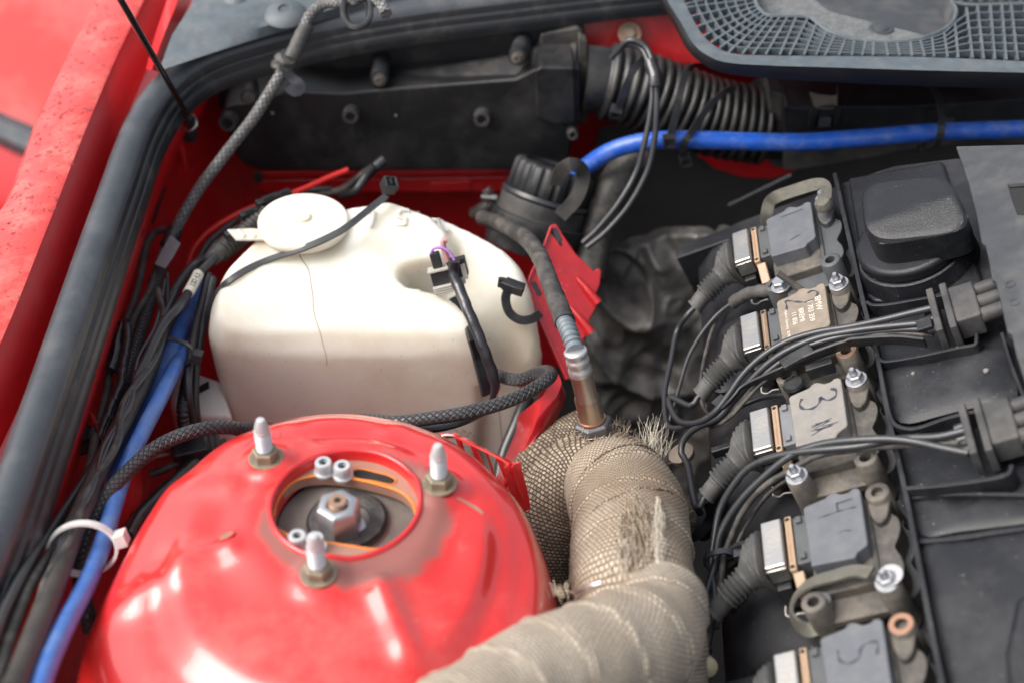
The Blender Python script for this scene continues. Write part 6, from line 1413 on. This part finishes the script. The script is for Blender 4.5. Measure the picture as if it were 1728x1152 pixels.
# ------------------------------------------------ injector / coil lead guides
def lead_guide(p0, label):
    t = thing('lead_guide', label, 'lead guide', EO, 'three way lead guides on the engine', rot=EM); t.location = (EO+ET*p0.x+EL*p0.y+EN*p0.z)*S
    for a, b0, b1, h in ((0, -1.95, 2.0, .85), (.80, -2.05, 2.1, .85)):
        MB().prism([V((a, b0, -.9)), V((a, b0+.1, h)), V((a, b1-.1, h)), V((a, b1, -.9))], (.42, 0, 0)).build('guide_flange', 'guide', t, bevel=.08)
    MB().prism([V((1.2, -1.6, -.8)), V((1.2, -1.5, .75)), V((1.2, 1.5, .8)), V((1.2, 1.6, -.8))], (1.5, 0, 0)).build('guide_block', 'guide', t, bevel=.16)
    for k in (-1.1, 0, 1.1):
        MB().tube([V((2.6, k, .2)), V((3.6, k+.1, .15)), V((6.4, k+.35, .0))], .46, n=18).build('lead_sleeve', 'guide', t)
        MB().tube([V((.0, k*.8, .1)), V((-.5, k*.75, .08))], .25, n=10).build('lead_entry', 'cable', t)
    return t
g1_ = lead_guide(eloc(1577, 540, .6), 'dusty three way lead guide above the tray, nearer the oil filler cap')
g2_ = lead_guide(eloc(1632, 740, .6), 'dusty three way lead guide below the tray, at the right edge')
# leads of the upper guide
GU = 'leads of the upper guide'; GLo = 'leads of the lower guide'
def tip(i): s_ = (3-i)*8.93; return [EW(-11.5, s_-3.75, -2.75), EW(-10.9, s_-3.45, -2.55), EW(-10.2, s_-3.15, -2.35)]
def lead(pts, r=.22, mat='cable', lab='', g=GU, end=None): return cable('coil_lead', WE(pts)+(tip(end) if end else []), r, mat, lab, 'lead', g, n=12)
lead([(1572, 520, 1.2), (1530, 530, 1.1), (1480, 542, 1), (1430, 552, .9), (1380, 560, .85), (1330, 575, .7), (1290, 598, .4), (1255, 630, -.2), (1228, 668, -1), (1205, 696, -1.6), (1178, 712, -2.2), (1150, 712, -2.6), (1135, 695, -2.8), (1130, 670, -2.9)], .21, 'cable', 'lead looping from the upper guide to the second boot, topmost of its bundle', end=2)
lead([(1575, 544, .8), (1530, 548, .8), (1480, 553, .8), (1430, 560, .8), (1380, 570, .75), (1335, 588, .6), (1300, 610, .2), (1268, 640, -.5), (1240, 672, -1.3), (1212, 704, -2), (1185, 716, -2.4), (1165, 728, -2.8), (1152, 745, -3.2), (1150, 765, -3.6), (1160, 783, -3.6)], .22, 'cable', 'lead from the upper guide that drops to the third boot, second of its bundle', end=3)
lead([(1578, 556, .5), (1530, 556, .5), (1480, 560, .5), (1420, 568, .6), (1370, 582, .5), (1330, 602, .2), (1295, 628, -.3), (1262, 662, -1.2), (1236, 690, -1.9), (1205, 712, -2.6), (1160, 718, -3.1), (1135, 722, -3.4), (1124, 708, -3.6), (1122, 660, -3.8), (1132, 610, -3.8), (1142, 560, -3.6)], .20, 'cable', 'lead from the upper guide that climbs back to the first boot', end=1)
for k, (dx, lab) in enumerate(((0, 'thin black lead lying in the upper bundle'), (7, 'thinnest black lead low in the upper bundle'))):
    lead([(1575, 566-k*8, .2), (1500, 562, .4), (1420, 573+dx, .4), (1360, 592+dx, .2), (1310, 620+dx, -.2), (1270, 655+dx, -1.0), (1232, 700+dx*.5, -2), (1200, 720, -2.9)], .13, 'cable_dusty', lab)
# flat channel holding them
chp = WE([(1562, 578, .5), (1510, 573, .7), (1440, 577, .8), (1430, 580, .8), (1400, 590, .7), (1360, 606, .4), (1310, 630, -.1), (1262, 652, -.8), (1248, 662, -1.0), (1228, 686, -1.6), (1208, 702, -2.3)])
ch = thing('lead_channel', 'bent black plastic channel carrying the upper leads over the second coil', 'lead channel', chp[0])
MB().strap(chp, .18, .95, V((-.2, -.35, .9)), step=.5).build('channel_wall', 'plastic', ch, bevel=.04)
for x, y, h, sx in ((1345, 602, .7, 2.1), (1560, 548, 1.1, .9), (1216, 678, -1.5, .9)):
    p = EP(x, y, h); MB().box(p, (sx, .9, .3), EM @ Matrix.Rotation(math.radians(0 if x > 1500 else (18 if x > 1300 else 35)), 3, 'Z')).build('channel_clip', 'plastic', ch, bevel=.06)
MB().lathe([(.55, -1.2), (.6, -.4), (.5, 0), (.7, .1), (.6, .3), (.2, .3)], EP(1340, 650, -.8), EN, 16).build('channel_foot', 'plastic', ch)
MB().box(EP(1385, 622, -.3), (1.7, .5, .9), EM).build('channel_tab', 'plastic', ch, bevel=.06)
# leads of the lower guide
lead([(1628, 726, 1.1), (1585, 736, 1), (1540, 738, .9), (1500, 742, .8), (1450, 752, .7), (1400, 757, .7), (1350, 762, .5), (1300, 772, .1), (1262, 790, -.5), (1235, 822, -1.3), (1215, 858, -2.1), (1206, 900, -2.8), (1200, 950, -3.4), (1206, 1000, -3.5), (1202, 1050, -3.5), (1192, 1100, -3.6), (1192, 1160, -3.6)], .22, 'cable', 'upper lead of the lower guide sweeping down left of the fourth coil', GLo)
lead([(1635, 764, .7), (1590, 755, .8), (1545, 745, .9), (1500, 740, 1), (1440, 742, 1), (1390, 748, .8), (1350, 760, .5), (1320, 778, .1), (1285, 808, -.6), (1255, 838, -1.3), (1228, 875, -2.1), (1212, 910, -2.7), (1207, 950, -3.3), (1190, 1010, -3.5), (1186, 1060, -3.5), (1196, 1100, -3.6)], .23, 'cable', 'glossy second lead of the lower guide crossing in front of the third coil', GLo)
lead([(1632, 745, .6), (1580, 748, .5), (1500, 752, .4), (1440, 758, .4), (1380, 768, .3), (1330, 795, -.2), (1290, 820, -.8), (1255, 860, -1.8), (1236, 900, -2.6), (1222, 940, -3.2), (1214, 1000, -3.6), (1208, 1060, -3.7)], .20, 'cable_dusty', 'duller third lead of the lower guide below the glossy one', GLo)
lead([(1350, 826-30, -2.2), (1300, 830, -2.6), (1262, 880, -2.8), (1245, 915, -3.1), (1240, 940, -3.3)], .14, 'cable_dusty', 'thin lead dropping straight beside the lower bundle', GLo)
lead([(1340, 664, -2), (1300, 668, -2.3), (1262, 680, -2.6), (1225, 700, -3)], .15, 'cable', 'thin shiny lead coming out beneath the second coil', GLo)
lead([(1268, 915, -2.2), (1245, 918, -2.5), (1225, 932, -3)], .16, 'cable', 'short curved lead entering the fourth boot from the bundle', GLo)
zip_tie('cable_tie', EP(1215, 943, -3.0), -EL, .95, .70, 'dark cable tie round the lower leads beside the fourth boot', ref=ET, wd=.4, head=0, hs=.6)
MB_ = MB().lathe([(.1, -.7), (.5, -.55), (.62, 0), (.55, .5), (.3, .7), (0, .75)], EP(1190, 1122, -3.2), V((.2, -.6, .5)), 20)
tag(MB_.build('yellow_plug', 'yellow', org=EP(1190, 1122, -3.2)), 'small yellowed plug on the leads at the bottom edge', 'plug')
